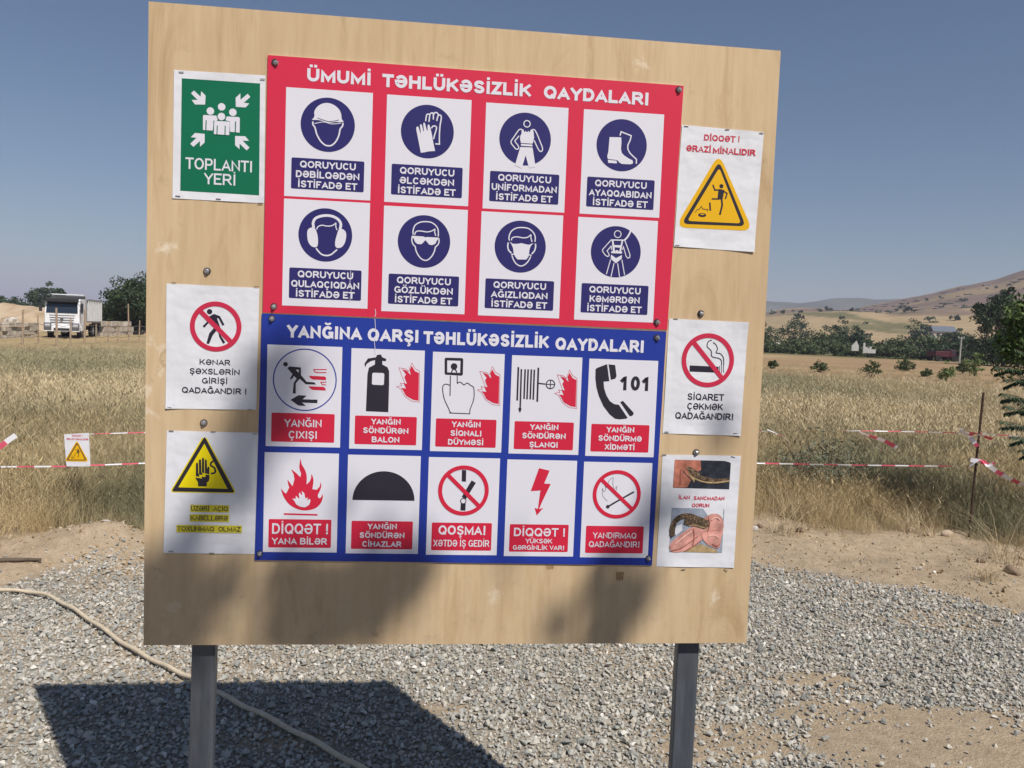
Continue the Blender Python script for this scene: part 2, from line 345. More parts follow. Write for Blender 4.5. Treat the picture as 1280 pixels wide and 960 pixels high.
# ------------------------------------------------------------------ the plywood information board
TH = .015
board = tag(empty('information_board', (0, 0, 0)), 'large square plywood sheet on two dark steel posts carrying all the safety signs', 'notice board')
pm = MB(); H_ = .7625
pm.add([(-H_, 0, -H_), (H_, 0, -H_), (H_, 0, H_), (-H_, 0, H_)], [(0, 1, 2, 3)], PLY)
pm.add([(-H_, TH, -H_), (H_, TH, -H_), (H_, TH, H_), (-H_, TH, H_)], [(3, 2, 1, 0)], PLY)
pm.add([(x, y, z) for y in (0, TH) for x, z in ((-H_, -H_), (H_, -H_), (H_, H_), (-H_, H_))], [(0, 4, 5, 1), (1, 5, 6, 2), (2, 6, 7, 3), (3, 7, 4, 0)], PLYEDGE)
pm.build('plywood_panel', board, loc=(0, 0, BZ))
def post(x0, x1, lean):
    m = MB(); y0 = .0255; w = x1-x0
    m.box((0, y0, -1.05), (w, y0+.032, BZ-.1-.0), POST)
    o = m.build('post', board, loc=(x0, 0, 0)); o.data.transform(Matrix.Translation((0, 0, .0))); o.rotation_euler = (0, lean, 0)
    o.location.x -= math.sin(lean)*.8; bevel(o, .004, 3); return o
post(-.657, -.600, .012); post(.586, .645, .0)
for z in (.125, -.235):
    bevel(MB().box((-.70, TH+.0002, BZ+z-.02), (.70, .0252, BZ+z+.02), POST).build('rail', board), .001, 1)
def screw(u, v, base, parent, org, tilt=0, s=1.):
    r = .0085*s; c = (u-org[0], -org[1], v+BZ-org[2])
    w = MB().tube([(0, -base, 0), (0, -base-.0022, 0)], r, RUBBER, 16).build('screw', parent, loc=c)
    h = MB()
    h.tube([(0, -base-.0022, 0), (0, -base-.0036, 0)], [r*.86, r*.78], STEEL, 16)
    h.tube([(0, -base-.0036, 0), (0, -base-.0075, 0), (0, -base-.0084, 0)], [r*.52, r*.52, r*.36], STEEL, 6)
    o = h.build('screw_head', w); o.rotation_euler = (tilt, tilt*.7, random.random()); return w
for u, v in ((-.624, .149), (-.627, -.214), (.591, .097), (.598, -.259)): screw(u, v, 0, board, (0, 0, 0), .04)
# torn veneer chips below the blue sign
CHIP = mottled('bare_veneer', (.36, .23, .12), .8, .1, 50, .2)
for x, y, w, h in ((683, 706, .019, .013), (770, 714, .021, .027)):
    a, b = on_board(x, y); f = Flat((0, 0, 0), 0)
    f.poly([(a+w*i, b-h*j) for i, j in ((0, 0), (.3, .12), (.5, .02), (.8, .1), (1, 0), (.98, .7), (.85, .95), (.7, .75), (.5, 1), (.35, .8), (.2, .98), (.04, .8))][::-1], CHIP, 1); f.build('veneer_chip', board)

# ------------------------------------------------------------------ sign sheets and posters
def sheet(name, cornersuv, th, mat, parent, org, back=0.0, edge=None):
    m = MB(); P = [(u-org[0], v+BZ-org[2]) for u, v in cornersuv]
    vs = [(x, -back-th-org[1], z) for x, z in P]+[(x, -back-org[1], z) for x, z in P]
    m.add(vs, [(0, 1, 2, 3)], mat); m.add(vs, [(0, 4, 5, 1), (1, 5, 6, 2), (2, 6, 7, 3), (3, 7, 4, 0), (7, 6, 5, 4)], edge or mat)
    return m.build(name, parent)
# --- red sign
ST = .003; BK = .0006
RO = (.006, 0, .055+BZ)
red = tag(empty('safety_rules_sign', RO), 'red bordered sign with eight navy protective gear panels, screwed above the blue sign', 'sign')
sheet('backing_sheet', [(-.493, .056), (.505, .0525), (.5155, .6585), (-.4915, .660)], ST, RED, red, RO, BK, WHITE)
RB = BK+ST
for a in (('ÜMUMİ', -.400, -.251, .606, .030), ('TƏHLÜKƏSİZLİK', -.223, .134, .605, .0305), ('QAYDALARI', .166, .428, .604, .031)):
    t = Flat(RO, RB); t.text(*a, WHITE, .25); t.build('title_word', red)
CW, CH = .2025, .2540
def P_helmet(f, c):
    q = crop(180, 60, 4)
    f.poly(catmull([q(840, 362), q(853, 345), q(853, 320), q(868, 296), q(895, 280), q(925, 278), q(955, 290), q(978, 312), q(987, 335), q(990, 358), q(1000, 370)], 5)+[q(985, 374)]+catmull([q(960, 372), q(925, 376), q(890, 366), q(868, 362)], 4), WHITE, 3)
    f.stroke(catmull([q(846, 370), q(846, 385), q(856, 400), q(866, 435), q(885, 468), q(905, 486), q(922, 491), q(940, 488), q(960, 470), q(975, 440), q(982, 408), q(993, 393), q(996, 376)], 5), .0034, WHITE, 3)
    f.stroke(catmull([q(868, 352), q(885, 358), q(925, 370), q(960, 366), q(975, 362)], 4), .0014, NAVY, 4)
    f.stroke(catmull([q(853, 380), q(900, 372), q(940, 382), q(985, 378)], 4), .0016, WHITE, 3)
def P_gloves(f, c):
    q = crop(495, 125, 12)
    f.poly([q(*p) for p in [(372, 798), (352, 690), (318, 520), (303, 440), (308, 412), (328, 402), (340, 418), (368, 512), (372, 480), (358, 385), (372, 368), (388, 380), (412, 480), (420, 470), (408, 360), (420, 344), (436, 358), (464, 470), (474, 462), (474, 392), (482, 372), (500, 380), (515, 420), (540, 530), (560, 650), (586, 770), (480, 778), (430, 790)]], WHITE, 3)
    w = .0030
    f.stroke(catmull([q(445, 325), q(455, 250), q(468, 222), (q(500, 218))], 4), w, WHITE, 3)
    f.stroke(catmull([q(494, 335), q(500, 290), q(508, 230), q(530, 202), q(555, 205), q(560, 240), q(560, 300)], 4), w, WHITE, 3)
    f.stroke(catmull([q(560, 240), q(575, 204), q(602, 195), q(628, 212), q(632, 240), q(620, 275), q(612, 322)], 4), w, WHITE, 3)
    f.stroke(catmull([q(632, 240), q(652, 232), q(675, 245), q(678, 290), q(662, 380), q(652, 500), q(650, 600), q(652, 668)], 4)+[q(590, 664)], w, WHITE, 3)
    f.stroke(catmull([q(532, 432), q(548, 405), q(575, 395), q(604, 410), q(606, 440), q(588, 500), q(575, 545), q(566, 592)], 4), w, WHITE, 3)
def P_suit(f, c):
    q = crop(620, 130, 10.667)
    f.ring(q(411, 270), .0078, .0024, WHITE, 3, 28)
    f.poly([q(*p) for p in [(340, 345), (365, 348), (372, 378), (385, 378), (392, 360), (400, 378), (420, 378), (428, 360), (436, 378), (450, 378), (460, 348), (486, 345), (498, 380), (505, 455), (490, 520), (482, 535), (330, 525), (318, 470), (322, 430), (338, 400)]], WHITE, 3)
    f.poly([q(*p) for p in [(330, 536), (482, 546), (482, 572), (330, 562)]], WHITE, 3)
    f.poly([q(*p) for p in [(322, 578), (484, 586), (524, 842), (438, 858), (392, 690), (340, 862), (250, 822)]], WHITE, 3)
    w = .0026
    f.stroke(catmull([q(345, 345), q(310, 345), q(280, 380), q(240, 440), q(200, 500), q(205, 535), q(240, 580), q(265, 606), q(292, 604), q(302, 585), q(285, 550), q(250, 500), q(275, 468), q(305, 430)], 4), w, WHITE, 3)
    f.stroke(catmull([q(480, 345), q(515, 355), q(550, 420), q(590, 520), q(616, 590), q(612, 628), q(590, 638), q(565, 615), q(535, 555), q(505, 490)], 4), w, WHITE, 3)
def P_boot(f, c):
    q = crop(740, 145, 12)
    f.poly([q(*p) for p in [(258, 322), (432, 326), (436, 400), (428, 500), (440, 560), (480, 600), (540, 640), (600, 670), (610, 700), (600, 722), (560, 730), (440, 724), (400, 700), (380, 672), (350, 664), (232, 650), (222, 610), (240, 540), (248, 440)]], WHITE, 3)
    f.poly([q(*p) for p in [(232, 662), (362, 676), (368, 716), (238, 708)]], WHITE, 3)
    f.stroke([q(415, 300), q(430, 242), q(582, 302), q(566, 370), q(532, 440), q(530, 500), q(560, 560), q(610, 610), q(660, 655), q(658, 722)], .0030, WHITE, 3)
def P_ear(f, c):
    q = crop(365, 255, 12)
    f.stroke(catmull([q(330, 360), q(322, 320), q(322, 280), q(350, 225), q(420, 190), q(515, 176), q(610, 188), q(690, 230), q(730, 285), q(735, 330), q(722, 385)], 5), .0062, WHITE, 3)
    f.poly(catmull([q(340, 362), q(280, 360), q(240, 395), q(232, 460), q(245, 560), q(290, 630), q(350, 652), q(388, 625), q(392, 520), q(375, 430)], 4, True), WHITE, 3)
    f.poly(catmull([q(705, 388), q(760, 380), q(806, 420), q(816, 480), q(800, 570), q(760, 640), q(700, 664), q(655, 640), q(652, 560), q(675, 470)], 4, True), WHITE, 3)
    f.stroke(catmull([q(375, 385), q(392, 345), q(450, 322), q(510, 332), q(570, 334), q(625, 318), q(660, 290), q(660, 340), q(678, 395)], 5), .0024, WHITE, 3)
    f.stroke(catmull([q(365, 664), q(400, 712), q(450, 758), q(520, 776), q(590, 760), q(640, 720), q(680, 686)], 5), .0034, WHITE, 3)
def head(f, q, dy=0):
    w = .0028
    f.stroke(catmull([q(320, 362-dy), q(316, 290), q(345, 205), q(420, 158), q(505, 148), q(590, 160), q(660, 210), q(692, 275), q(694, 370)], 5), w, WHITE, 3)
def P_goggles(f, c):
    q = crop(490, 265, 12); head(f, q, 20); w = .0028
    f.stroke(catmull([q(342, 345), q(352, 308), q(390, 288), (q(450, 290)), q(520, 302), q(590, 290), q(642, 262), q(640, 300), q(656, 362)], 5), w*.9, WHITE, 3)
    f.poly([q(*p) for p in [(298, 358), (480, 372), (500, 386), (520, 378), (704, 388), (690, 410), (668, 440), (650, 480), (600, 500), (555, 490), (525, 450), (498, 425), (470, 460), (440, 486), (380, 482), (345, 450), (325, 400), (298, 380)]], WHITE, 3)
    f.stroke(catmull([q(302, 372), q(298, 430), q(318, 490), q(348, 520), q(360, 580), q(400, 660), q(450, 710), q(500, 728), q(550, 712), q(600, 660), q(636, 590), q(652, 530), q(690, 490), q(706, 440), q(700, 398)], 5), w, WHITE, 3)
def P_mask(f, c):
    q = crop(610, 270, 12); w = .0028
    f.stroke(catmull([q(320, 372), q(312, 320), q(345, 235), q(420, 186), q(510, 176), q(600, 190), q(668, 240), q(704, 310), q(700, 390)], 5), w, WHITE, 3)
    f.stroke(catmull([q(350, 368), q(362, 330), q(430, 315), q(520, 330), q(590, 322), q(640, 286), q(640, 330), q(658, 392)], 5), w*.9, WHITE, 3)
    f.poly([q(*p) for p in [(322, 385), (370, 420), (440, 420), (500, 410), (560, 425), (610, 435), (680, 408), (640, 450), (620, 500), (610, 580), (600, 620), (570, 655), (440, 655), (410, 620), (385, 575), (372, 480), (345, 420)]], WHITE, 3)
    f.stroke(catmull([q(302, 400), q(294, 460), q(310, 520), q(350, 560)], 4), w*1.2, WHITE, 3)
    f.stroke(catmull([q(708, 418), q(710, 470), q(690, 530), q(652, 572)], 4), w*1.2, WHITE, 3)
    f.stroke([q(345, 585), q(395, 568)], w, WHITE, 3); f.stroke([q(600, 580), q(650, 596)], w, WHITE, 3)
    f.stroke(catmull([q(356, 596), q(385, 670), q(430, 726), q(490, 752), q(550, 730), q(600, 680), q(638, 610)], 5), w, WHITE, 3)
def P_harness(f, c):
    q = crop(730, 275, 12); w = .0022
    f.ring(q(500, 215), .0085, .0020, WHITE, 3, 28)
    f.stroke(catmull([q(600, 305), q(640, 265), q(672, 215), q(700, 150)], 4), .0042, WHITE, 3)
    f.stroke([q(395, 302), q(610, 306)], w*1.3, WHITE, 3)
    f.stroke([q(400, 304), q(340, 370), q(272, 448), q(275, 475), q(310, 525), q(345, 550), q(370, 540), q(368, 512), q(340, 465), q(400, 395), q(408, 450)], w, WHITE, 3)
    f.stroke([q(605, 306), q(640, 400), q(682, 520), q(680, 565), q(650, 575), q(625, 545), q(585, 405), q(568, 450)], w, WHITE, 3)
    f.poly([q(*p) for p in [(412, 306), (436, 306), (460, 480), (428, 480)]], WHITE, 3); f.poly([q(*p) for p in [(560, 306), (582, 306), (548, 482), (520, 482)]], WHITE, 3)
    f.poly([q(*p) for p in [(444, 378), (548, 382), (545, 418), (448, 412)]], WHITE, 4)
    f.poly([q(*p) for p in [(402, 470), (565, 476), (562, 506), (402, 500)]], WHITE, 4); f.poly([q(*p) for p in [(468, 455), (508, 457), (508, 475), (468, 473)]], WHITE, 4)
    f.poly([q(*p) for p in [(400, 522), (475, 575), (562, 528), (560, 580), (472, 652), (395, 585)]], WHITE, 3)
    f.stroke([q(392, 598), q(330, 815)], w, WHITE, 3); f.stroke([q(444, 650), q(398, 855)], w, WHITE, 3); f.stroke([q(498, 650), q(528, 860)], w, WHITE, 3); f.stroke([q(562, 598), q(602, 826)], w, WHITE, 3)
cells = [(-.448, .589, P_helmet, 'DƏBİLQƏDƏN', 'hard hat panel'), (-.212, .588, P_gloves, 'ƏLCƏKDƏN', 'gloves panel'), (.026, .585, P_suit, 'UNİFORMADAN', 'overalls panel'), (.267, .585, P_boot, 'AYAQQABIDAN', 'boots panel'),
         (-.448, .329, P_ear, 'QULAQÇIQDAN', 'ear muffs panel'), (-.212, .325, P_goggles, 'GÖZLÜKDƏN', 'goggles panel'), (.024, .324, P_mask, 'AĞIZLIQDAN', 'face mask panel'), (.2645, .323, P_harness, 'KƏMƏRDƏN', 'harness panel')]
LW = {'QORUYUCU': .131, 'İSTİFADƏ ET': .139, 'DƏBİLQƏDƏN': .149, 'ƏLCƏKDƏN': .131, 'UNİFORMADAN': .161, 'AYAQQABIDAN': .158, 'QULAQÇIQDAN': .161, 'GÖZLÜKDƏN': .142, 'AĞIZLIQDAN': .140, 'KƏMƏRDƏN': .128}
for u, v, pic, mid, lab in cells:
    p = Flat(RO, RB); p.rect(u, v-CH, u+CW, v, WHITE, .8); po = p.build('sign_panel', red); po['label'] = 'white '+lab
    c = (u+.0985, v-.0815)
    f = Flat(RO, RB); f.disk(c, .0635, NAVY, 2); pic(f, c); f.build('pictogram', po)
    f = Flat(RO, RB); f.rect(u+.0155, v-.2355, u+.1865, v-.1625, NAVY, 2, .0035); f.build('caption_plate', po)
    f = Flat(RO, RB); cu = u+.101
    for k, s in enumerate(('QORUYUCU', mid, 'İSTİFADƏ ET')):
        f.text(s, cu-LW[s]/2, cu+LW[s]/2, v-.1850-k*.0233, .0163, WHITE, .205, 3)
    f.build('caption_lettering', po)
for u, v in ((-.475, .644), (.503, .648), (-.467, .072), (.476, .071)): screw(u, v, RB, red, RO, .2, .9)
q = crop(180, 230, 4); f = Flat(RO, RB); f.stroke([q(1157, 625), q(1160, 650), q(1155, 664)], .0012, WHITE, 6); f.build('scratch', red)
f = Flat(RO, RB); f.stroke([q(1034, 435), q(1031, 500), q(1038, 520), q(1030, 590)], .0010, WHITE, 6); f.build('scratch', red)
# --- blue sign
BO = (-.002, 0, -.551+BZ)
blue = tag(empty('fire_safety_sign', BO), 'blue bordered sign with ten fire safety panels, screwed below the red sign', 'sign')
sheet('backing_sheet', [(-.502, -.5485), (.4955, -.555), (.503, .0475), (-.495, .0535)], ST, BLUE, blue, BO, BK, WHITE)
for a in (('YANĞINA', -.434, -.258, -.0015, .031), ('QARŞI', -.243, -.120, -.003, .031), ('TƏHLÜKƏSİZLİK', -.107, .203, -.005, .031), ('QAYDALARI', .220, .446, -.008, .031)):
    f = Flat(BO, RB); f.text(*a, WHITE, .24); f.build('title_word', blue)
def flame_side(f, dx):          # the small flame with a thin outline, drawn in the extinguisher crop and shifted along the row
    q0 = crop(420, 430, 4)
    a = q0(413, 280)
    pts = [(413, 283), (385, 278), (350, 258), (335, 230), (325, 218), (350, 222), (338, 195), (355, 198), (342, 165), (350, 150), (330, 125), (352, 132), (375, 155), (368, 130), (378, 108), (395, 135), (415, 145)]
    P = [q0(*p) for p in pts]; P = [(x+dx, z-dx*.012) for x, z in P]
    f.poly(P, CRED, 2)
    out = [(418, 290), (380, 286), (345, 262), (325, 225), (303, 212), (330, 208), (322, 195), (345, 198), (330, 160), (315, 118), (350, 124), (362, 138), (372, 110), (379, 94), (395, 122), (418, 136)]
    f.stroke([(x+dx, z-dx*.012) for x, z in (q0(*p) for p in out)], .0009, CRED, 2, closed=True)
def B_exit(f):
    q = crop(330, 420, 9.6); c = q(494, 525); f.ring(c, .0745, .0028, BLUE, 2)
    f.disk(q(262, 338), .0055, BLACK, 2, 24)
    f.poly([q(*p) for p in [(282, 382), (315, 364), (445, 376), (448, 470), (515, 548), (605, 555), (630, 580), (505, 578), (432, 512), (385, 565), (384, 688), (347, 686), (360, 560), (395, 510), (355, 470)]], BLACK, 2)
    f.poly([q(*p) for p in [(385, 402), (420, 405), (418, 440)]], WHITE, 3)
    f.poly([q(*p) for p in [(345, 458), (365, 478), (332, 520), (315, 510)]], BLACK, 2)
    f.poly([q(*p) for p in [(322, 764), (418, 708), (515, 714), (465, 758), (645, 762), (642, 804), (460, 796), (505, 836), (415, 832)]], BLACK, 2)
    f.stroke([q(755, 400), q(600, 402), q(612, 430), q(650, 438), q(752, 438)], .0022, CRED, 2)
    f.poly([q(*p) for p in [(542, 476), (730, 484), (748, 500), (745, 528), (590, 520), (560, 505)]], CRED, 2)
    f.stroke([q(750, 552), q(685, 552), q(700, 580), q(748, 586)], .0020, CRED, 2)
    f.poly([q(*p) for p in [(535, 602), (715, 608), (738, 625), (745, 652), (590, 645), (560, 630)]], CRED, 2)
def B_ext(f):
    q = crop(420, 430, 4)
    f.poly([q(*p) for p in [(150, 335), (152, 290), (158, 150), (165, 118), (195, 102), (196, 80), (175, 85), (155, 98), (147, 116), (143, 98), (160, 72), (200, 66), (206, 54), (225, 52), (232, 66), (252, 74), (250, 86), (232, 84), (232, 102), (258, 116), (266, 135), (266, 200), (262, 340)]], BLACK, 2)
    f.poly([q(*p) for p in [(182, 148), (188, 143), (236, 145), (242, 150), (240, 200), (235, 205), (186, 203), (180, 198)]], WHITE, 3)
    flame_side(f, 0)
def B_button(f):
    q = crop(420, 430, 4); b = crop(460, 240, 3.2); w = .0022
    f.poly([q(*p) for p in [(548, 68), (630, 70), (636, 76), (634, 152), (628, 158), (548, 153), (543, 148), (543, 74)]], BLACK, 2)
    f.poly([q(*p) for p in [(556, 82), (622, 84), (620, 144), (556, 141)]], WHITE, 3)
    f.disk(q(590, 112), .0082, BLACK, 4, 24)
    f.stroke(catmull([q(577, 142), q(582, 130), q(590, 126), q(598, 130), q(604, 142)], 4), w*1.3, BLACK, 4)
    f.stroke([q(572, 158), q(570, 258)], w, BLACK, 3)
    f.stroke([q(606, 158), q(606, 195)]+catmull([q(606, 195), q(622, 190), q(640, 204), q(655, 194), q(672, 206), q(688, 218), q(690, 262), q(684, 290), q(670, 325)], 3)+[q(668, 348), q(572, 344)]+catmull([q(572, 344), q(562, 320), q(540, 270), q(533, 215), q(548, 200), q(570, 206)], 3), w, BLACK, 2)
    flame_side(f, q(813, 300)[0]-q(413, 283)[0])
def B_hose(f):
    q = crop(420, 430, 4); k = .0040
    for x, y0, y1 in ((911, 115, 282), (926, 125, 318), (945, 126, 274), (960, 126, 276), (976, 126, 276), (991, 128, 278), (1011, 118, 288)):
        f.stroke([q(x, y0), q(x-6, y1)], k*(1.1 if x in (911, 1011) else 1), BLACK, 2)
    f.poly([q(*p) for p in [(912, 318), (926, 319), (926, 328), (919, 344), (911, 328)]], BLACK, 2)
    f.stroke([q(1012, 196), q(1046, 200)], k*.8, BLACK, 2); c = q(1071, 201); f.ring(c, .0108, .0024, BLACK, 2, 32)
    f.stroke([(c[0]-.0108, c[1]), (c[0]+.0108, c[1])], .0018, BLACK, 3); f.stroke([(c[0], c[1]-.0108), (c[0], c[1]+.0108)], .0018, BLACK, 3)
    flame_side(f, q(1197, 316)[0]-q(413, 283)[0])
def B_phone(f):
    q = crop(720, 430, 8)
    f.poly([q(*p) for p in [(192, 250), (215, 235), (308, 200), (330, 370), (272, 376), (278, 440), (300, 510), (335, 570), (380, 600), (425, 606), (512, 735), (500, 745), (430, 752), (385, 745), (330, 700), (270, 620), (225, 520), (200, 430), (190, 340)]], BLACK, 2)
    f.poly([q(*p) for p in [(322, 202), (388, 210), (402, 320), (390, 345), (345, 358)]], BLACK, 2)
    f.poly([q(*p) for p in [(438, 580), (465, 566), (572, 685), (570, 705), (550, 720), (532, 718)]], BLACK, 2)
    a = q(455, 462); b = q(725, 468); f.text('101', a[0]-.006, b[0]+.004, (a[1]+b[1])/2, .0365, BLACK, .235, 2)
def B_flame(f):
    q = crop(340, 560, 6.857)
    f.poly(catmull([q(80, 343), q(108, 378), q(125, 385)], 3)+catmull([q(150, 335), q(140, 300), q(136, 272), q(160, 300), q(178, 325)], 3)+catmull([q(195, 265), q(185, 215), q(166, 182), q(205, 208), q(245, 248)], 3)+catmull([q(252, 215), q(236, 165), q(248, 90), q(256, 135), q(285, 185), q(300, 240), q(298, 310)], 3)+catmull([q(325, 285), q(338, 250), q(340, 220), q(358, 270), q(348, 350)], 3)+catmull([q(385, 355), q(412, 325), q(418, 292), q(425, 320), q(412, 365), q(395, 400), q(400, 422), q(418, 425), q(436, 388)], 3)+catmull([q(438, 420), q(420, 470), q(370, 515), q(290, 532), q(220, 520), q(150, 480), q(105, 420), q(85, 370)], 4), CRED, 2)
    f.poly([q(*p) for p in [(176, 432), (205, 432), (208, 405), (225, 425), (238, 430), (232, 395), (240, 375), (252, 400), (262, 395), (256, 365), (280, 385), (285, 415), (288, 430), (310, 420), (302, 448), (325, 432), (332, 450), (320, 485), (285, 505), (245, 500), (210, 480), (195, 450)]], WHITE, 3)
    f.stroke([q(104, 562), q(392, 570)], .0040, CRED, 2)
def B_dome(f):
    q = crop(180, 420, 3.5556); a = q(927, 726); b = q(1202, 732); c = ((a[0]+b[0])/2, (a[1]+b[1])/2); r = (b[0]-a[0])/2
    f.poly([(c[0]+r*math.cos(t), c[1]+r*.96*math.sin(t)) for t in np.linspace(0, PI, 40)], BLACK, 2)
def banring(f, c, r, w, mat, ang=-45, lay=4):
    f.ring(c, r-w/2, w, mat, lay); t = math.radians(ang); d = (r-w*.5)
    f.stroke([(c[0]-d*math.cos(t), c[1]-d*math.sin(t)), (c[0]+d*math.cos(t), c[1]+d*math.sin(t))], w, mat, lay)
def B_switch(f):
    q = crop(500, 530, 3.5556); c = q(282, 294)
    f.poly([q(*p) for p in [(275, 203), (294, 204), (293, 255), (274, 254)]], BLACK, 2)
    f.poly([q(*p) for p in [(318, 249), (337, 260), (292, 333), (274, 322)]], BLACK, 2)
    f.poly([q(*p) for p in [(270, 352), (292, 352), (290, 384), (268, 382)]], BLACK, 2)
    f.disk(q(281, 341), .0078, BLACK, 2.2, 24); f.disk(q(281, 341), .0056, WHITE, 3, 24)
    banring(f, c, .0633, .0100, CRED, -44)
def B_bolt(f):
    q = crop(500, 530, 3.5556)
    f.poly([q(*p) for p in [(617, 195), (664, 206), (640, 263), (669, 265), (628, 350), (617, 377), (636, 371), (607, 405), (597, 371), (612, 376), (622, 300), (624, 294), (580, 297)]], CRED, 2)
def B_match(f):
    q = crop(500, 530, 3.5556); c = q(962, 311)
    f.stroke(catmull([q(921, 342), q(900, 318), q(898, 285), q(905, 300), q(912, 290), q(908, 262), q(915, 280), q(922, 275), q(928, 250), q(946, 237), q(944, 262), q(950, 290), q(962, 275), q(958, 300)], 3), .0009, BLACK, 2)
    f.stroke([q(940, 355), q(1038, 300)], .0042, BLACK, 2, taper=[1, 1]); f.stroke([q(922, 366), q(948, 351)], .0042, BLACK, 2); f.disk(q(922, 366), .0048, BLACK, 2, 20)
    banring(f, c, .0625, .0095, CRED, -42)
bc = [-.4805, -.281, -.0835, .1125, .3080]
bl = [(0, 0, B_exit, ('YANĞIN', 'ÇIXIŞI'), 'running man panel'), (1, 0, B_ext, ('YANĞIN', 'SÖNDÜRƏN', 'BALON'), 'fire extinguisher panel'), (2, 0, B_button, ('YANĞIN', 'SİQNALI', 'DÜYMƏSİ'), 'alarm button panel'), (3, 0, B_hose, ('YANĞIN', 'SÖNDÜRƏN', 'ŞLANQI'), 'fire hose panel'), (4, 0, B_phone, ('YANĞIN', 'SÖNDÜRMƏ', 'XİDMƏTİ'), 'telephone panel'),
      (0, 1, B_flame, None, 'big flame panel'), (1, 1, B_dome, ('YANĞIN', 'SÖNDÜRƏN', 'CİHAZLAR'), 'black dome panel'), (2, 1, B_switch, None, 'crossed out switch panel'), (3, 1, B_bolt, None, 'red lightning panel'), (4, 1, B_match, ('YANDIRMAQ', 'QADAĞANDIR!'), 'crossed out match panel')]
WD = {'YANĞIN': .071, 'ÇIXIŞI': .0, 'SÖNDÜRƏN': .110, 'BALON': .067, 'SİQNALI': .077, 'DÜYMƏSİ': .088, 'ŞLANQI': .072, 'SÖNDÜRMƏ': .112, 'XİDMƏTİ': .077, 'CİHAZLAR': .096, 'YANDIRMAQ': .113, 'QADAĞANDIR!': .133}
for i, j, pic, cap, lab in bl:
    u = bc[i]; v = (-.020-.0018*i) if j == 0 else (-.2815-.0018*i); w, h = .1775, .2465
    p = Flat(BO, RB); p.rect(u-.002*j, v-h, u+w-.002*j, v, WHITE, .8); po = p.build('sign_panel', blue); po['label'] = 'white '+lab
    f = Flat(BO, RB); pic(f); f.build('pictogram', po)
    pu, pv = u+.0125-.002*j, v-.1645; f = Flat(BO, RB); f.rect(pu, pv-.0705, pu+.1505, pv, CRED, 1.6, .003); f.build('caption_plate', po)
    f = Flat(BO, RB); cu = pu+.0755
    if cap == ('YANĞIN', 'ÇIXIŞI'): f.text('YANĞIN', cu-.044, cu+.044, pv-.0335, .0188, WHITE, .17, 3); f.text('ÇIXIŞI', cu-.034, cu+.034, pv-.062, .0188, WHITE, .17, 3)
    elif i == 0: f.text('DİQQƏT !', cu-.067, cu+.069, pv-.0365, .0262, WHITE, .16, 3); f.text('YANA BİLƏR', cu-.0665, cu+.0655, pv-.0625, .0165, WHITE, .19, 3)
    elif i == 2 and j: f.text('QOŞMA!', cu-.0585, cu+.0605, pv-.0305, .0235, WHITE, .19, 3); f.text('XƏTDƏ İŞ GEDİR', cu-.070, cu+.070, pv-.0605, .0170, WHITE, .15, 3)
    elif i == 3 and j: f.text('DİQQƏT !', cu-.0645, cu+.0675, pv-.0305, .0215, WHITE, .18, 3); f.text('YÜKSƏK', cu-.034, cu+.034, pv-.0485, .0120, WHITE, .17, 3); f.text('GƏRGİNLİK VAR!', cu-.066, cu+.066, pv-.0655, .0118, WHITE, .18, 3)
    elif i == 4 and j: f.text('YANDIRMAQ', cu-.0565, cu+.0565, pv-.032, .0155, WHITE, .15, 3); f.text('QADAĞANDIR!', cu-.0665, cu+.0665, pv-.055, .0155, WHITE, .16, 3)
    else:
        for k, s in enumerate(cap): f.text(s, cu-WD[s]/2, cu+WD[s]/2, pv-.0205-k*.0222, .0142, WHITE, .21, 3)
    f.build('caption_lettering', po)
for u, v in ((-.471, .043), (.478, .032), (-.490, -.532), (.485, -.536)): screw(u, v, RB, blue, BO, .2, .9)
f = Flat(BO, RB); q = crop(180, 230, 4); f.stroke([q(1155, 672), q(1160, 750), q(1153, 790), q(1158, 850)], .0012, WHITE, 6); f.build('scratch', blue)

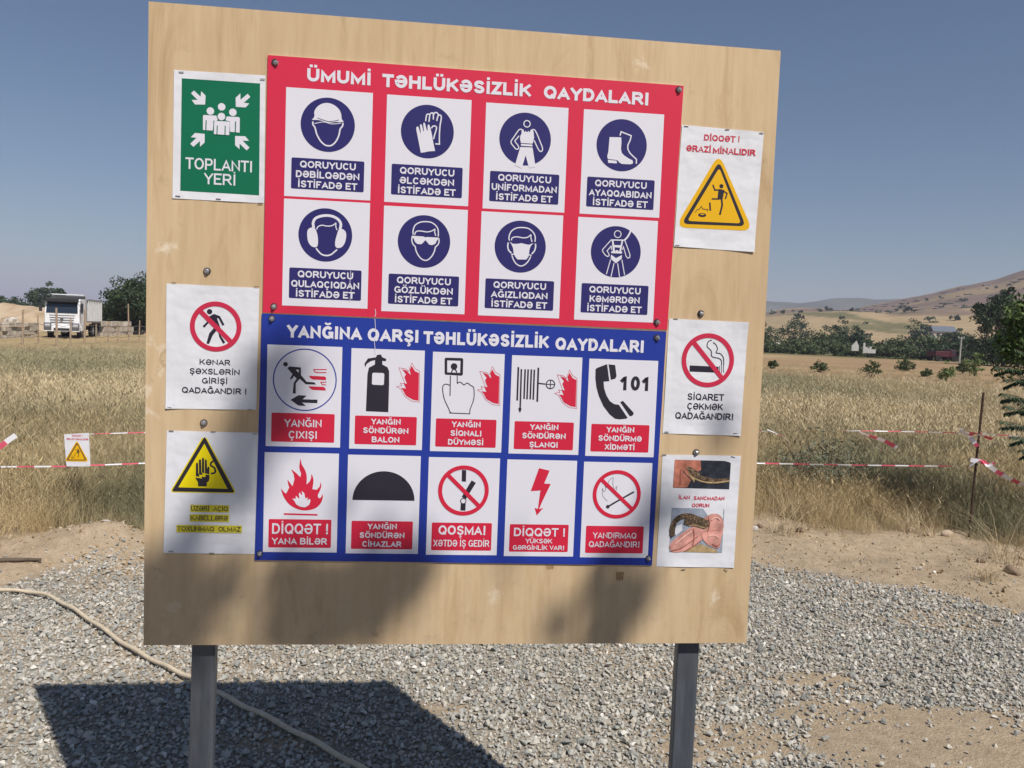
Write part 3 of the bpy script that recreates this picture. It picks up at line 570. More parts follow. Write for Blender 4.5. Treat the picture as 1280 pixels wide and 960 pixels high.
# --- posters
STAPLE = mottled('staple_wire', (.12, .11, .11), .5, .4, 40, .2, metal=.5)
def poster(name, cr, corners, label, th=.0006, mat=PAPER, curl=(0, 0, 0, 0), staples=()):
    c = [cr(*p) for p in corners]                            # TL TR BR BL
    org = ((c[2][0]+c[3][0])/2, 0, min(c[2][1], c[3][1])+BZ)
    e = tag(empty(name, org), label, 'poster')
    n = 14; m = MB(); vs = []
    for j in range(n+1):
        for i in range(n+1):
            a, b = i/n, j/n
            x = (c[3][0]*(1-a)+c[2][0]*a)*(1-b)+(c[0][0]*(1-a)+c[1][0]*a)*b; z = (c[3][1]*(1-a)+c[2][1]*a)*(1-b)+(c[0][1]*(1-a)+c[1][1]*a)*b
            lift = 0
            for k, (ca, cb) in enumerate(((0, 1), (1, 1), (1, 0), (0, 0))):
                d = math.hypot((a-ca), (b-cb)*1.4); lift += curl[k]*max(0, 1-d/.30)**2
            edge = min(a, 1-a, b, 1-b); lift += .0012*max(0, 1-edge/.06)*(.5+.5*math.sin(9*a+7*b+len(name)))
            vs.append((x-org[0], -th-.0003-lift, z+BZ-org[2]))
    N = len(vs); vb = [(x, y+th, z) for x, y, z in vs]
    fs = [(j*(n+1)+i, j*(n+1)+i+1, (j+1)*(n+1)+i+1, (j+1)*(n+1)+i) for j in range(n) for i in range(n)]
    rim = [i for i in range(n)]+[n+j*(n+1) for j in range(n)]+[(n+1)*n+n-i for i in range(n)]+[(n+1)*(n-j) for j in range(n)]
    m.add(vs+vb, fs+[tuple(x+N for x in f[::-1]) for f in fs]+[(rim[k], N+rim[k], N+rim[(k+1) % len(rim)], rim[(k+1) % len(rim)]) for k in range(len(rim))], mat)
    m.build('paper_sheet', e, smooth=False)
    for (a, b, tl) in staples:
        x = (c[3][0]*(1-a)+c[2][0]*a)*(1-b)+(c[0][0]*(1-a)+c[1][0]*a)*b; z = (c[3][1]*(1-a)+c[2][1]*a)*(1-b)+(c[0][1]*(1-a)+c[1][1]*a)*b
        o = MB().box((-.0055, -.0012, -.0006), (.0055, 0, .0006), STAPLE).build('staple', e, loc=(x-org[0], -.0022, z+BZ-org[2])); o.rotation_euler = (0, tl, 0)
    return e, org, Flat(org, .0009+.0001)
cA = crop(180, 60, 4)
e, org, f = poster('assembly_point_poster', cA, [(151, 110), (608, 138), (601, 777), (143, 752)], 'green assembly point poster with four white arrows round a group of figures', staples=((.08, .985, 0), (.97, .97, 0), (.06, .02, .05), (.5, .015, .05), (.96, .0, 0)))
i_ = [cA(*p) for p in [(190, 152), (581, 178), (576, 737), (182, 714)]]; f.poly(i_[::-1], GREEN, 1); f.build('green_field', e)
q = crop(220, 100, 10.664); f = Flat(org, .0013)
f.poly([q(*p) for p in [(203, 180), (242, 143), (330, 225), (338, 152), (397, 210), (390, 330), (255, 328), (212, 268), (290, 268)]], WHITE, 1)
f.poly([q(*p) for p in [(958, 186), (993, 228), (905, 305), (980, 315), (930, 368), (800, 360), (797, 240), (860, 180), (862, 265)]], WHITE, 1)
f.poly([q(*p) for p in [(192, 852), (275, 772), (200, 765), (255, 708), (385, 720), (384, 835), (322, 892), (322, 815), (235, 893)]], WHITE, 1)
f.poly([q(*p) for p in [(790, 748), (925, 752), (975, 812), (890, 812), (982, 903), (942, 940), (850, 850), (848, 925), (790, 870)]], WHITE, 1)
for x, y in ((461, 416), (611, 360), (760, 433), (609, 490)): f.disk(q(x, y), .0086, WHITE, 1 if y != 490 else 3, 28)
f.poly([q(*p) for p in [(362, 480), (375, 468), (540, 478), (560, 530), (545, 545), (505, 560), (492, 676), (362, 668)]], WHITE, 1)
f.poly([q(*p) for p in [(680, 488), (840, 497), (853, 510), (850, 704), (722, 692), (718, 570), (700, 550), (662, 538)]], WHITE, 1)
f.poly([q(*p) for p in [(500, 545), (720, 556), (716, 742), (504, 730)]], GREEN, 2)
f.disk(q(609, 490), .0102, GREEN, 2.5, 28)
f.poly([q(*p) for p in [(512, 556), (525, 547), (705, 558), (718, 570), (712, 738), (508, 724)]], WHITE, 3)
for x, y0, y1, l in ((406, 538, 672, 4), (798, 556, 698, 4), (554, 610, 728, 4), (660, 614, 734, 4)): f.stroke([q(x, y0), q(x-4, y1)], .0022, GREEN, l)
f.build('pictogram', e)
f = Flat(org, .0013); f.text('TOPLANTI', cA(212, 0)[0]+.002, cA(553, 0)[0]+.0, .386, .0265, WHITE, .15, 1); a = cA(303, 680); b = cA(462, 690); f.text('YERİ', a[0], b[0]-.001, (a[1]+b[1])/2, .0262, WHITE, .15, 1); f.build('lettering', e)
REDP = mottled('print_ban_red', lin((200, 45, 75)), .5, .3, 6, .05)
e, org, f = poster('no_entry_poster', crop(1e-9, 0, 1), [(208.3, 354.3), (324.3, 360), (320.6, 512.2), (207.3, 510.6)], 'white poster with a walking figure crossed out in a red ring', curl=(0, 0, 0, .002), staples=((.08, 1.01, 0), (.97, 1.01, 0), (.04, .01, .1), (.93, .0, 0)))
q = crop(225, 370, 12)
f.disk(q(446, 235), .0063, INK, 1, 28)
f.poly([q(*p) for p in [(432, 310), (470, 290), (510, 268), (600, 300), (670, 432), (638, 446), (580, 335), (556, 330), (612, 490), (560, 500), (490, 400)]], INK, 1)
f.poly([q(*p) for p in [(410, 384), (435, 400), (368, 476), (342, 450)]], INK, 1)
f.poly([q(*p) for p in [(510, 480), (555, 512), (492, 590), (438, 720), (398, 710), (440, 560)]], INK, 1)
f.poly([q(*p) for p in [(578, 560), (600, 575), (682, 695), (648, 716), (590, 610)]], INK, 1)
banring(f, q(539, 458), .0597, .0112, REDP, -44.5, 3); f.build('pictogram', e)
q = crop(195, 420, 6.857); f = Flat(org, .0012)
for s, a, b, cp in (('KƏNAR', (375, 246), (638, 252), .0136), ('ŞƏXSLƏRİN', (290, 325), (718, 333), .0136), ('GİRİŞİ', (396, 406), (615, 411), .0136), ('QADAĞANDIR !', (224, 488), (780, 498), .0142)):
    A, B = q(*a), q(*b); f.text(s, A[0], B[0], (A[1]+B[1])/2, cp, INK, .17, 1)
f.build('lettering', e)
def tri(f, pts, r, mat, lay):                                # rounded triangle in board units
    P = []
    for k in range(3):
        a, b, c = np.array(pts[k-1]), np.array(pts[k]), np.array(pts[(k+1) % 3]); da = (a-b)/np.linalg.norm(a-b); dc = (c-b)/np.linalg.norm(c-b)
        p0, p1 = b+da*r, b+dc*r
        for t in np.linspace(0, 1, 7): P.append(tuple((1-t)**2*p0+2*t*(1-t)*b+t*t*p1))
    f.poly(P, mat, lay)
e, org, f = poster('electric_hazard_poster', crop(0, 0, 1), [(208.7, 538.1), (324.5, 541), (320, 692.5), (204.5, 690.8)], 'white poster with a yellow triangle showing a hand by a bare cable', curl=(0, 0, 0, .001), staples=((.05, 1.0, 0), (.5, 1.0, 0), (.95, .99, 0), (.08, .015, .05), (.52, .005, 0)))
q = crop(205, 540, 9.6)
tri(f, [q(488, 20), q(70, 722), q(872, 736)], .010, YEL2, 1); tri(f, [q(489, 50), q(92, 712), q(850, 725)], .006, BLACK, 2); f.poly([q(*p) for p in [(487, 138), (175, 662), (765, 680)]], YEL2, 3)
f.poly([q(*p) for p in [(385, 520), (385, 385), (396, 362), (412, 372), (416, 500), (424, 500), (420, 340), (432, 322), (448, 336), (452, 490), (458, 490), (458, 318), (470, 302), (484, 318), (486, 488), (494, 488), (492, 338), (504, 325), (516, 338), (520, 440), (535, 408), (548, 420), (546, 520), (550, 545), (540, 590), (518, 600), (516, 652), (412, 650), (410, 600), (385, 560)]], BLACK, 4)
f.poly([q(*p) for p in [(385, 530), (430, 535), (422, 512), (470, 512), (460, 485), (565, 512), (500, 510), (500, 540), (450, 530), (462, 556), (390, 545)]], YEL2, 5)
f.stroke(catmull([q(600, 345), q(570, 365), q(565, 400), q(605, 425), q(618, 465), q(605, 490), q(565, 495)], 4), .0042, BLACK, 4)
f.build('pictogram', e); q = crop(180, 420, 3.5556); f = Flat(org, .0012)
for s, x0, x1, y, ym in (('ÜZƏRİ  AÇIQ', 208, 375, 776, 762), ('KABELLƏRƏ', 206, 375, 818, 805), ('TOXUNMAQ  OLMAZ', 147, 432, 866, 852)):
    A, B = q(x0, y-1), q(x1, y+2); m_ = (A[1]+B[1])/2; f.rect(A[0]-.001, m_-.0035, B[0]+.002, m_+.0145, HILITE, .8); f.text(s, A[0]+.001, B[0]-.001, m_, .0116, INK, .15, 2, True)
f.build('lettering', e)
e, org, f = poster('mine_warning_poster', crop(820, 140, 5.05), [(163, 82), (680, 128), (618, 885), (112, 848)], 'white poster at upper right with an amber triangle of a figure stepping on a mine', curl=(0, 0, .003, .001), staples=((.05, .99, 0), (.55, .995, 0), (.97, .99, 0), (.04, .01, 0), (.96, .0, 0)))
q = crop(820, 140, 5.05)
tri(f, [q(397, 262), q(120, 728), q(610, 752)], .030, YEL, 1); tri(f, [q(398, 310), q(160, 706), q(566, 722)], .018, BLACK, 2); tri(f, [q(398, 352), q(196, 688), q(535, 704)], .010, YEL, 3)
def mine(f, q, k=1.):
    f.disk(q(411, 469), .0053*k, BLACK, 4, 20)
    f.stroke([q(357, 460), q(370, 494), q(405, 492), q(428, 498)], .0036*k, BLACK, 4)
    f.poly([q(*p) for p in [(392, 490), (430, 494), (418, 555), (386, 550)]], BLACK, 4)
    f.stroke([q(424, 500), q(447, 515), q(436, 550)], .0034*k, BLACK, 4); f.stroke([q(350, 549), q(398, 550)], .0036*k, BLACK, 4); f.stroke([q(412, 545), q(416, 590), q(401, 650)], .0046*k, BLACK, 4)
    f.stroke([q(338, 572), q(341, 624)], .0040*k, BLACK, 4); f.disk(q(290, 651), .0105*k, BLACK, 4, 24, .0050*k); f.disk(q(290, 647), .0055*k, YEL, 5, 20, .0014*k)
    f.stroke([q(246, 634), q(258, 618), q(274, 612), q(284, 596), q(295, 614), q(325, 616), q(323, 628)], .0016*k, BLACK, 4)
mine(f, q); f.build('pictogram', e); f = Flat(org, .0012)
A, B = q(302, 182), q(498, 190); f.text('DİQQƏT', A[0], B[0], (A[1]+B[1])/2, .0150, REDINK, .2, 1, True); A = q(520, 190); f.text('!', A[0]-.001, A[0]+.002, A[1], .0150, REDINK, .16, 1)
A, B = q(190, 248), q(345, 256); f.text('ƏRAZİ', A[0], B[0], (A[1]+B[1])/2, .0152, REDINK, .2, 1, True); A, B = q(358, 262), q(625, 275); f.text('MİNALIDIR', A[0], B[0], (A[1]+B[1])/2, .0152, REDINK, .2, 1, True)
f.build('lettering', e)
e, org, f = poster('no_smoking_poster', crop(810, 380, 5.333), [(140, 97), (667, 122), (615, 878), (97, 862)], 'creased white poster with a crossed out smoking cigarette', curl=(.001, .004, .002, 0), staples=((.08, 1.0, 0), (.05, .015, .1), (.93, .02, 0)))
q = crop(810, 380, 5.333)
f.poly([q(*p) for p in [(277, 409), (470, 418), (470, 458), (276, 450)]], INK, 1)
for x in (477, 490, 503): f.stroke([q(x, 412), q(x, 458)], .0017, INK, 1)
f.stroke(catmull([q(425, 240), q(400, 252), q(394, 285), (q(420, 312)), q(425, 350), q(470, 362), q(488, 378), q(488, 410)], 4), .0024, INK, 1)
f.stroke(catmull([q(433, 256), q(452, 272), q(462, 300), q(453, 325), q(478, 330), q(498, 350), q(504, 380), q(503, 410)], 4), .0024, INK, 1)
banring(f, q(398, 375), .0690, .0118, REDP, -48, 3); f.build('pictogram', e); f = Flat(org, .0012)
for s, a, b, cp in (('SİQARET', (262, 639), (503, 645), .0172), ('ÇƏKMƏK', (260, 701), (497, 708), .0168), ('QADAĞANDIR!', (180, 764), (568, 774), .0172)):
    A, B = q(*a), q(*b); f.text(s, A[0], B[0], (A[1]+B[1])/2, cp, INK, .17, 1)
f.build('lettering', e)
e, org, f = poster('snake_bite_poster', crop(810, 550, 5.333), [(97, 97), (617, 105), (570, 850), (55, 843)], 'grubby white poster with two colour photographs of snakes biting hands', curl=(0, .001, .001, .0), staples=((.02, 1.0, 0), (.9, .99, .3), (.35, -.02, .1), (.9, -.02, .6)))
q = crop(810, 550, 5.333)
f.poly([q(*p) for p in [(178, 130), (552, 140), (540, 328), (165, 318)]], PDARK, 1)
f.poly([q(*p) for p in [(178, 130), (350, 135), (352, 200), (320, 215), (290, 260), (260, 315), (165, 318)]], SKIN, 2)
f.stroke([q(215, 200), q(212, 300)], .003, mottled('print_skin_fold', lin((140, 80, 65)), .5, .3, 30, .2), 3); f.stroke([q(232, 205), q(262, 240), q(285, 262)], .002, PDARK, 3)
f.stroke(catmull([q(262, 182), q(290, 210), q(330, 240), q(400, 262), q(470, 270), q(542, 262)], 4), .010, SNAKE, 4); f.stroke(catmull([q(300, 250), q(360, 275), q(440, 284), q(541, 272)], 4), .004, SNAKE2, 5)
f.poly([q(*p) for p in [(256, 182), (275, 176), (310, 195), (345, 220), (355, 245), (320, 250), (290, 235), (268, 205)]], SNAKE, 5); f.disk(q(284, 208), .0015, BLACK, 6, 12)
f.poly([q(*p) for p in [(265, 205), (290, 240), (312, 252), (305, 285), (295, 262), (275, 240)]], SNAKE2, 5)
f.build('snake_photograph', e)
f = Flat(org, .0012)
f.poly([q(*p) for p in [(157, 450), (508, 460), (492, 752), (140, 745)]], PGREY, 1)
f.poly([q(*p) for p in [(365, 455), (500, 460), (498, 520), (395, 500)]], PAPER, 2)
f.poly(catmull([q(141, 700), q(200, 640), q(270, 590), q(330, 560), q(390, 505), q(450, 490), q(494, 520), q(495, 600), q(400, 625), q(350, 670), q(300, 705), q(240, 740), q(160, 745)], 3, True), SKIN2, 3)
f.poly(catmull([q(360, 615), q(420, 600), q(494, 598), q(490, 640), q(470, 720), q(410, 705), q(365, 660)], 3, True), SKIN2, 4); f.stroke(catmull([q(498, 598), q(420, 604), q(362, 612), q(362, 655), q(400, 700)], 4), .0010, SKIN, 5)
f.poly([q(*p) for p in [(240, 745), (300, 708), (345, 690), (460, 735), (462, 751)]], SNAKE2, 2)
f.stroke(catmull([q(158, 640), q(168, 560), q(210, 515), q(270, 505), q(330, 525), q(400, 560)], 5), .014, SNAKE, 5, taper=None)
f.poly([q(*p) for p in [(250, 500), (300, 508), (360, 515), (400, 535), (410, 570), (370, 592), (310, 575), (260, 570), (235, 560)]], SNAKE, 6); f.stroke([q(270, 572), q(310, 562), q(350, 578), q(392, 588)], .0022, SNAKE2, 7)
f.poly([q(*p) for p in [(170, 610), (190, 570), (225, 560), (228, 600), (185, 635)]], PAPER, 4)
FOLD = mottled('print_skin_shadow', lin((150, 82, 72)), .5, .3, 40, .4); GLOW = mottled('print_skin_light', lin((238, 190, 178)), .5, .3, 60, .15)
for P_ in ([(150, 738), (210, 722), (262, 690), (330, 640)], [(300, 590), (306, 640), (296, 700)], [(400, 508), (408, 560), (395, 610)], [(425, 690), (455, 706), (478, 690)], [(240, 740), (300, 706), (352, 668)]): f.stroke(catmull([q(*p) for p in P_], 4), .0016, FOLD, 8)
for P_ in ([(180, 690), (240, 640), (290, 606)], [(420, 530), (455, 515), (478, 530)], [(400, 640), (440, 632), (470, 650)]): f.stroke(catmull([q(*p) for p in P_], 4), .0030, GLOW, 8)
f.poly([q(*p) for p in [(140, 600), (150, 560), (180, 520), (215, 500), (260, 490), (250, 508), (205, 530), (175, 560), (165, 640), (150, 660)]], PDARK, 4)
f.build('snake_photograph', e)
f = Flat(org, .0012)
for s, a, b in (('İLAN', (203, 390), (277, 394)), ('SANCMADAN', (303, 395), (508, 400)), ('QORUN', (291, 443), (407, 447))):
    A, B = q(*a), q(*b); f.text(s, A[0], B[0], (A[1]+B[1])/2-.001, .0100, REDINK, .20, 1)
f.build('lettering', e)
# ------------------------------------------------------------------ terrain
def te_of(px, py): d = ray(px, py); return math.atan2(d[0], d[1]), d[2]/math.hypot(d[0], d[1])
def table(P): a = [te_of(*p) for p in P]; return np.array([x[0] for x in a]), np.array([x[1] for x in a])
T1 = table([(800, 425), (900, 402), (950, 397), (1000, 390), (1060, 388), (1110, 391), (1160, 386), (1210, 384), (1280, 382), (1400, 380)])
T2 = table([(800, 424), (900, 398), (945, 393), (975, 387), (1010, 385.5), (1045, 389), (1070, 388), (1100, 380), (1140, 372.5), (1170, 366), (1200, 358), (1225, 353), (1245, 350), (1262, 345), (1280, 340), (1330, 330), (1400, 322)])
GE = np.array([on_ground(*p)[:2] for p in [(-150, 775), (0, 733), (70, 708), (175, 703), (400, 700), (640, 698), (935, 706), (1000, 713), (1080, 727), (1180, 745), (1280, 770), (1400, 800)]])   # far edge of the gravel
EE = np.array([on_ground(*p)[:2] for p in [(-200, 715), (0, 700), (60, 690), (110, 672), (180, 684), (400, 672), (700, 660), (930, 652), (970, 655), (1030, 668), (1085, 678), (1130, 676), (1212, 672), (1240, 690), (1290, 700), (1420, 720)]])   # near edge of the dry grass
def gravel_edge(x): return np.interp(x, GE[:, 0], GE[:, 1])
def grass_edge(x): return np.interp(x, EE[:, 0], EE[:, 1])
MOUND = on_ground(128, 690)
def height(x, y):
    x = np.asarray(x, float); y = np.asarray(y, float); r = np.hypot(x-CAM[0], y-CAM[1]); az = np.arctan2(x-CAM[0], y-CAM[1])
    z = .02*(fbm(x, y, .9, 3, 3)-.5)
    d = sstep(0, .35, y-gravel_edge(x)); z = z+d*(.03+.12*(fbm(x, y, 1.9, 5, 5)-.5)+.02*(fbm(x, y, 7, 3, 9)-.5))
    z = z+.17*np.exp(-(((x-MOUND[0])/.36)**2+((y-MOUND[1])/.22)**2))+.10*np.exp(-(((x-MOUND[0]+.8)/.6)**2+((y-MOUND[1]-.1)/.25)**2))
    z = z+sstep(8, 60, r)*.5*(fbm(x, y, .03, 3, 21)-.5)
    t1 = np.interp(az, *T1); t2 = np.interp(az, *T2)
    front = sstep(.1, .36, az)*(1-sstep(1.3, 1.9, az)); rr = np.maximum(r, 1)
    t1 = t1+.004*(fbm(x, y, .012, 4, 31)-.5); t2 = t2+.010*(fbm(x, y, .010, 5, 33)-.5)+.004*(fbm(x, y, .05, 4, 35)-.5)
    a = sstep(140, 430, r); b = sstep(430, 720, r); c = sstep(720, 1500, r)
    te = -1.6/rr*(1-a)+t1*a; te = te*(1-b)+t2*b; hz = CAM[2]+rr*te; hz = hz*(1-c)
    return z+np.where(r > 140, (hz-0)*front*a + hz*0, 0)
def gz(x, y): return float(height(np.array([x]), np.array([y]))[0])
def spot(px, py): p = on_ground(px, py); p = on_ground(px, py, gz(p[0], p[1])); return Vector((p[0], p[1], gz(p[0], p[1])))
def spot_r(px, r):                                           # on the terrain, r metres away in the direction of column px
    a = te_of(px, 400)[0]; x, y = CAM[0]+r*math.sin(a), CAM[1]+r*math.cos(a); return Vector((x, y, gz(x, y)))
def attr_color(me, cols, name='tint'):
    ca = me.color_attributes.new(name, 'FLOAT_COLOR', 'POINT'); ca.data.foreach_set('color', np.concatenate([cols, np.ones((len(cols), 1))], 1).astype(np.float32).ravel())
def grid_mesh(name, X, Y, Z, mat, cols=None, wrap=False):
    nj, ni = X.shape; v = np.stack([X, Y, Z], -1).reshape(-1, 3)
    j, i = np.meshgrid(np.arange(nj-1), np.arange(ni if wrap else ni-1), indexing='ij'); i2 = (i+1) % ni
    f = np.stack([j*ni+i, j*ni+i2, (j+1)*ni+i2, (j+1)*ni+i], -1).reshape(-1, 4)
    me = bpy.data.meshes.new(name); me.vertices.add(len(v)); me.vertices.foreach_set('co', v.astype(np.float32).ravel())
    me.loops.add(f.size); me.loops.foreach_set('vertex_index', f.astype(np.int32).ravel()); me.polygons.add(len(f))
    me.polygons.foreach_set('loop_start', np.arange(0, f.size, 4, dtype=np.int32)); me.polygons.foreach_set('use_smooth', np.ones(len(f), bool))
    me.update(calc_edges=True); me.validate(); me.materials.append(mat)
    if cols is not None: attr_color(me, cols.reshape(-1, 3))
    return link(name, me)
def ground_mat():
    m = new_mat('ground_soil', (.4, .3, .2), .95, .1); a = nd(m, 'ShaderNodeAttribute', attribute_name='tint')
    n1 = noise(m, 14, 6, .65); n2 = noise(m, .11, 6, .62); n3 = noise(m, 90, 3, .6)
    r1 = ramp(m, n1.outputs[0], [(.3, (.80, .78, .76)), (.7, (1.16, 1.16, 1.16))]).outputs[0]; r2 = ramp(m, n2.outputs[0], [(.3, (.84, .84, .82)), (.7, (1.12, 1.11, 1.08))]).outputs[0]
    r3 = ramp(m, n3.outputs[0], [(.3, (.88, .88, .88)), (.7, (1.1, 1.1, 1.1))]).outputs[0]
    c = mix(m, 1., a.outputs['Color'], r1, 'MULTIPLY'); c = mix(m, 1., c, r2, 'MULTIPLY'); c = mix(m, 1., c, r3, 'MULTIPLY'); setc(m, c)
    ad = nd(m, 'ShaderNodeMath', operation='ADD'); lk(m, n1.outputs[0], ad.inputs[0]); lk(m, n3.outputs[0], ad.inputs[1]); bump(m, ad.outputs[0], .6, .02); return m
SOIL = ground_mat()
DIRT = np.array([.44, .345, .24]); GRIT = np.array([.35, .305, .245]); STRAW = np.array([.36, .275, .15]); PINK = np.array([.34, .235, .135]); GOLD = np.array([.38, .285, .165]); ROCKY = np.array([.185, .135, .105]); OLIVE = np.array([.13, .135, .06])
PATCH = ((1190, 925, .62, .26, .93), (1010, 850, .22, .07, .75), (900, 925, .30, .16, .55), (1050, 890, .35, .1, .7), (548, 885, .12, .04, .8), (340, 925, .2, .06, .35), (1180, 775, .4, .15, .4))   # bare dirt showing through the gravel
def ground_cols(x, y, r, az):
    mixf = lambda a, b, t: a*(1-t[..., None])+b*t[..., None]
    c = np.broadcast_to(GRIT, x.shape+(3,)); n = fbm(x, y, 2.2, 4, 41)
    c = mixf(c, DIRT, sstep(-.15, .15, y-gravel_edge(x)+.3*(n-.5)))
    for px, py, ax, ay, k in PATCH:
        pc = on_ground(px, py); q = ((x-pc[0])/ax)**2+((y-pc[1])/ay)**2+1.6*(fbm(x, y, 5, 3, 73)-.5); c = mixf(c, DIRT*.93, (1-sstep(.8, 1.7, q))*.9)
    c = mixf(c, DIRT*.98, sstep(.50, .62, fbm(x, y, 1.1, 3, 43))*.8)
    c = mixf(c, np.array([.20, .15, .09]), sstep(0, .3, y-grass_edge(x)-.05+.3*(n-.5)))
    c = mixf(c, STRAW, sstep(12, 26, r)); pk = sstep(30, 40, r+6*(fbm(x, y, .06, 3, 45)-.5)); c = mixf(c, PINK, pk)
    c = mixf(c, STRAW*1.1, pk*sstep(.52, .66, fbm(x, y, .035, 4, 47)))
    g = sstep(105, 125, r); c = mixf(c, mixf(np.broadcast_to(STRAW*.9, c.shape), OLIVE, sstep(.28, .46, fbm(x, y, .02, 4, 49))), g)
    h = sstep(200, 260, r); c = mixf(c, GOLD, h); n5 = fbm(x, y*.5, .022, 5, 51); c = mixf(c, ROCKY*1.1, h*sstep(.56, .64, n5)*.8); c = mixf(c, OLIVE*.9, h*sstep(.55, .64, fbm(x, y*.35, .05, 4, 55))*.8)
    k = sstep(430, 520, r+90*(n5-.5)); c = mixf(c, mixf(np.broadcast_to(ROCKY, c.shape), GOLD*.75, sstep(.40, .60, fbm(x*.6, y, .018, 6, 53))), k)
    return c
rad = np.concatenate([np.linspace(.05, 1.6, 8), np.geomspace(1.75, 12, 190), np.geomspace(12.3, 120, 110), np.geomspace(123, 1500, 150), np.geomspace(1600, 5200, 10)])
ang = np.concatenate([np.radians(np.linspace(-44, 52, 420)), np.radians(np.linspace(54, 314, 110))])
Rr, A_ = np.meshgrid(rad, ang, indexing='ij'); X = CAM[0]+Rr*np.sin(A_); Y = CAM[1]+Rr*np.cos(A_); AZ = np.where(A_ > PI, A_-2*PI, A_)
Zg = height(X, Y)
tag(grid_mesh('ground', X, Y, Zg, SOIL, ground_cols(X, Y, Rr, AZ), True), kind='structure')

# far blue mountains
az0 = np.linspace(te_of(620, 400)[0], te_of(1500, 400)[0], 160); T3 = table([(600, 400), (760, 385), (880, 378), (955, 373), (975, 375), (1000, 377), (1020, 375), (1045, 371), (1075, 371), (1095, 373), (1125, 372), (1150, 378), (1200, 385), (1500, 395)])
MT = mottled('mountain_scrub', (.10, .11, .075), .95, .05, .01, .3)
rr_ = np.linspace(1550, 2350, 26); RR, AA = np.meshgrid(rr_, az0, indexing='ij'); xx, yy = CAM[0]+RR*np.sin(AA), CAM[1]+RR*np.cos(AA)
s_ = np.sin(np.clip((RR-1550)/800, 0, 1)*PI); te = np.interp(AA, *T3)
zz = (te*RR*(.86+.14*s_)+ (fbm(xx, yy, .0035, 5, 61)-.5)*26)*np.clip(s_*1.35, 0, 1)-4
tag(grid_mesh('mountains', xx, yy, zz, MT), kind='structure')

# ------------------------------------------------------------------ scattering by geometry nodes (only for what nobody could count)
def scatter(name, P, rot, scl, idx, sources):
    me = bpy.data.meshes.new(name); me.vertices.add(len(P)); me.vertices.foreach_set('co', np.asarray(P, np.float32).ravel())
    me.attributes.new('rot', 'FLOAT_VECTOR', 'POINT').data.foreach_set('vector', np.asarray(rot, np.float32).ravel())
    me.attributes.new('scl', 'FLOAT_VECTOR', 'POINT').data.foreach_set('vector', np.asarray(scl, np.float32).ravel())
    me.attributes.new('idx', 'INT', 'POINT').data.foreach_set('value', np.asarray(idx, np.int32)); me.update()
    src = bpy.data.collections.new(name+'_pieces')
    for i, s in enumerate(sources): src.objects.link(bpy.data.objects.new(f'{name}_piece_{chr(97+i)}', s))
    o = link(name, me); ng = bpy.data.node_groups.new(name, 'GeometryNodeTree')
    ng.interface.new_socket('Geometry', in_out='INPUT', socket_type='NodeSocketGeometry'); ng.interface.new_socket('Geometry', in_out='OUTPUT', socket_type='NodeSocketGeometry')
    N = ng.nodes.new; L = ng.links.new; gi = N('NodeGroupInput'); go = N('NodeGroupOutput'); ip = N('GeometryNodeInstanceOnPoints'); ci = N('GeometryNodeCollectionInfo')
    ci.inputs['Collection'].default_value = src; ci.inputs['Separate Children'].default_value = True; ci.inputs['Reset Children'].default_value = True
    L(gi.outputs[0], ip.inputs['Points']); L(ci.outputs[0], ip.inputs['Instance']); ip.inputs['Pick Instance'].default_value = True
    for nm, ty, sk in (('rot', 'FLOAT_VECTOR', 'Rotation'), ('scl', 'FLOAT_VECTOR', 'Scale'), ('idx', 'INT', 'Instance Index')):
        na = N('GeometryNodeInputNamedAttribute'); na.data_type = ty; na.inputs['Name'].default_value = nm; L(na.outputs['Attribute'], ip.inputs[sk])
    L(ip.outputs[0], go.inputs[0]); md = o.modifiers.new('scatter', 'NODES'); md.node_group = ng
    tag(o, kind='stuff'); return o
def rnd_mat(name, stops, rough=.85, patch=None, spec=.2, bs=0):
    m = new_mat(name, (.3, .3, .3), rough, spec); oi = nd(m, 'ShaderNodeObjectInfo'); r = ramp(m, oi.outputs['Random'], stops); out = r.outputs[0]
    if patch:
        n = nd(m, 'ShaderNodeTexNoise'); n.inputs['Scale'].default_value = patch[0]; n.inputs['Detail'].default_value = 3; lk(m, oi.outputs['Location'], n.inputs['Vector'])
        f = ramp(m, n.outputs[0], [(patch[2], (0, 0, 0)), (patch[3], (1, 1, 1))]).outputs[0]; out = mix(m, f, out, patch[1])
    if bs: n = noise(m, 3, 4, .6); out = mix(m, 1., out, ramp(m, n.outputs[0], [(.3, (.8, .8, .8)), (.7, (1.15, 1.15, 1.15))]).outputs[0], 'MULTIPLY')
    setc(m, out); return m
STONE = rnd_mat('gravel_stone', [(0, (.22, .22, .20)), (.22, (.34, .335, .30)), (.45, (.43, .415, .37)), (.66, (.51, .46, .38)), (.84, (.39, .375, .33)), (.95, (.58, .545, .48)), (1, (.72, .69, .62))], .8, bs=1)
CLOD = rnd_mat('dirt_clod', [(0, (.34, .24, .14)), (.5, (.42, .31, .19)), (.9, (.46, .36, .24)), (1, (.5, .44, .36))], .95)
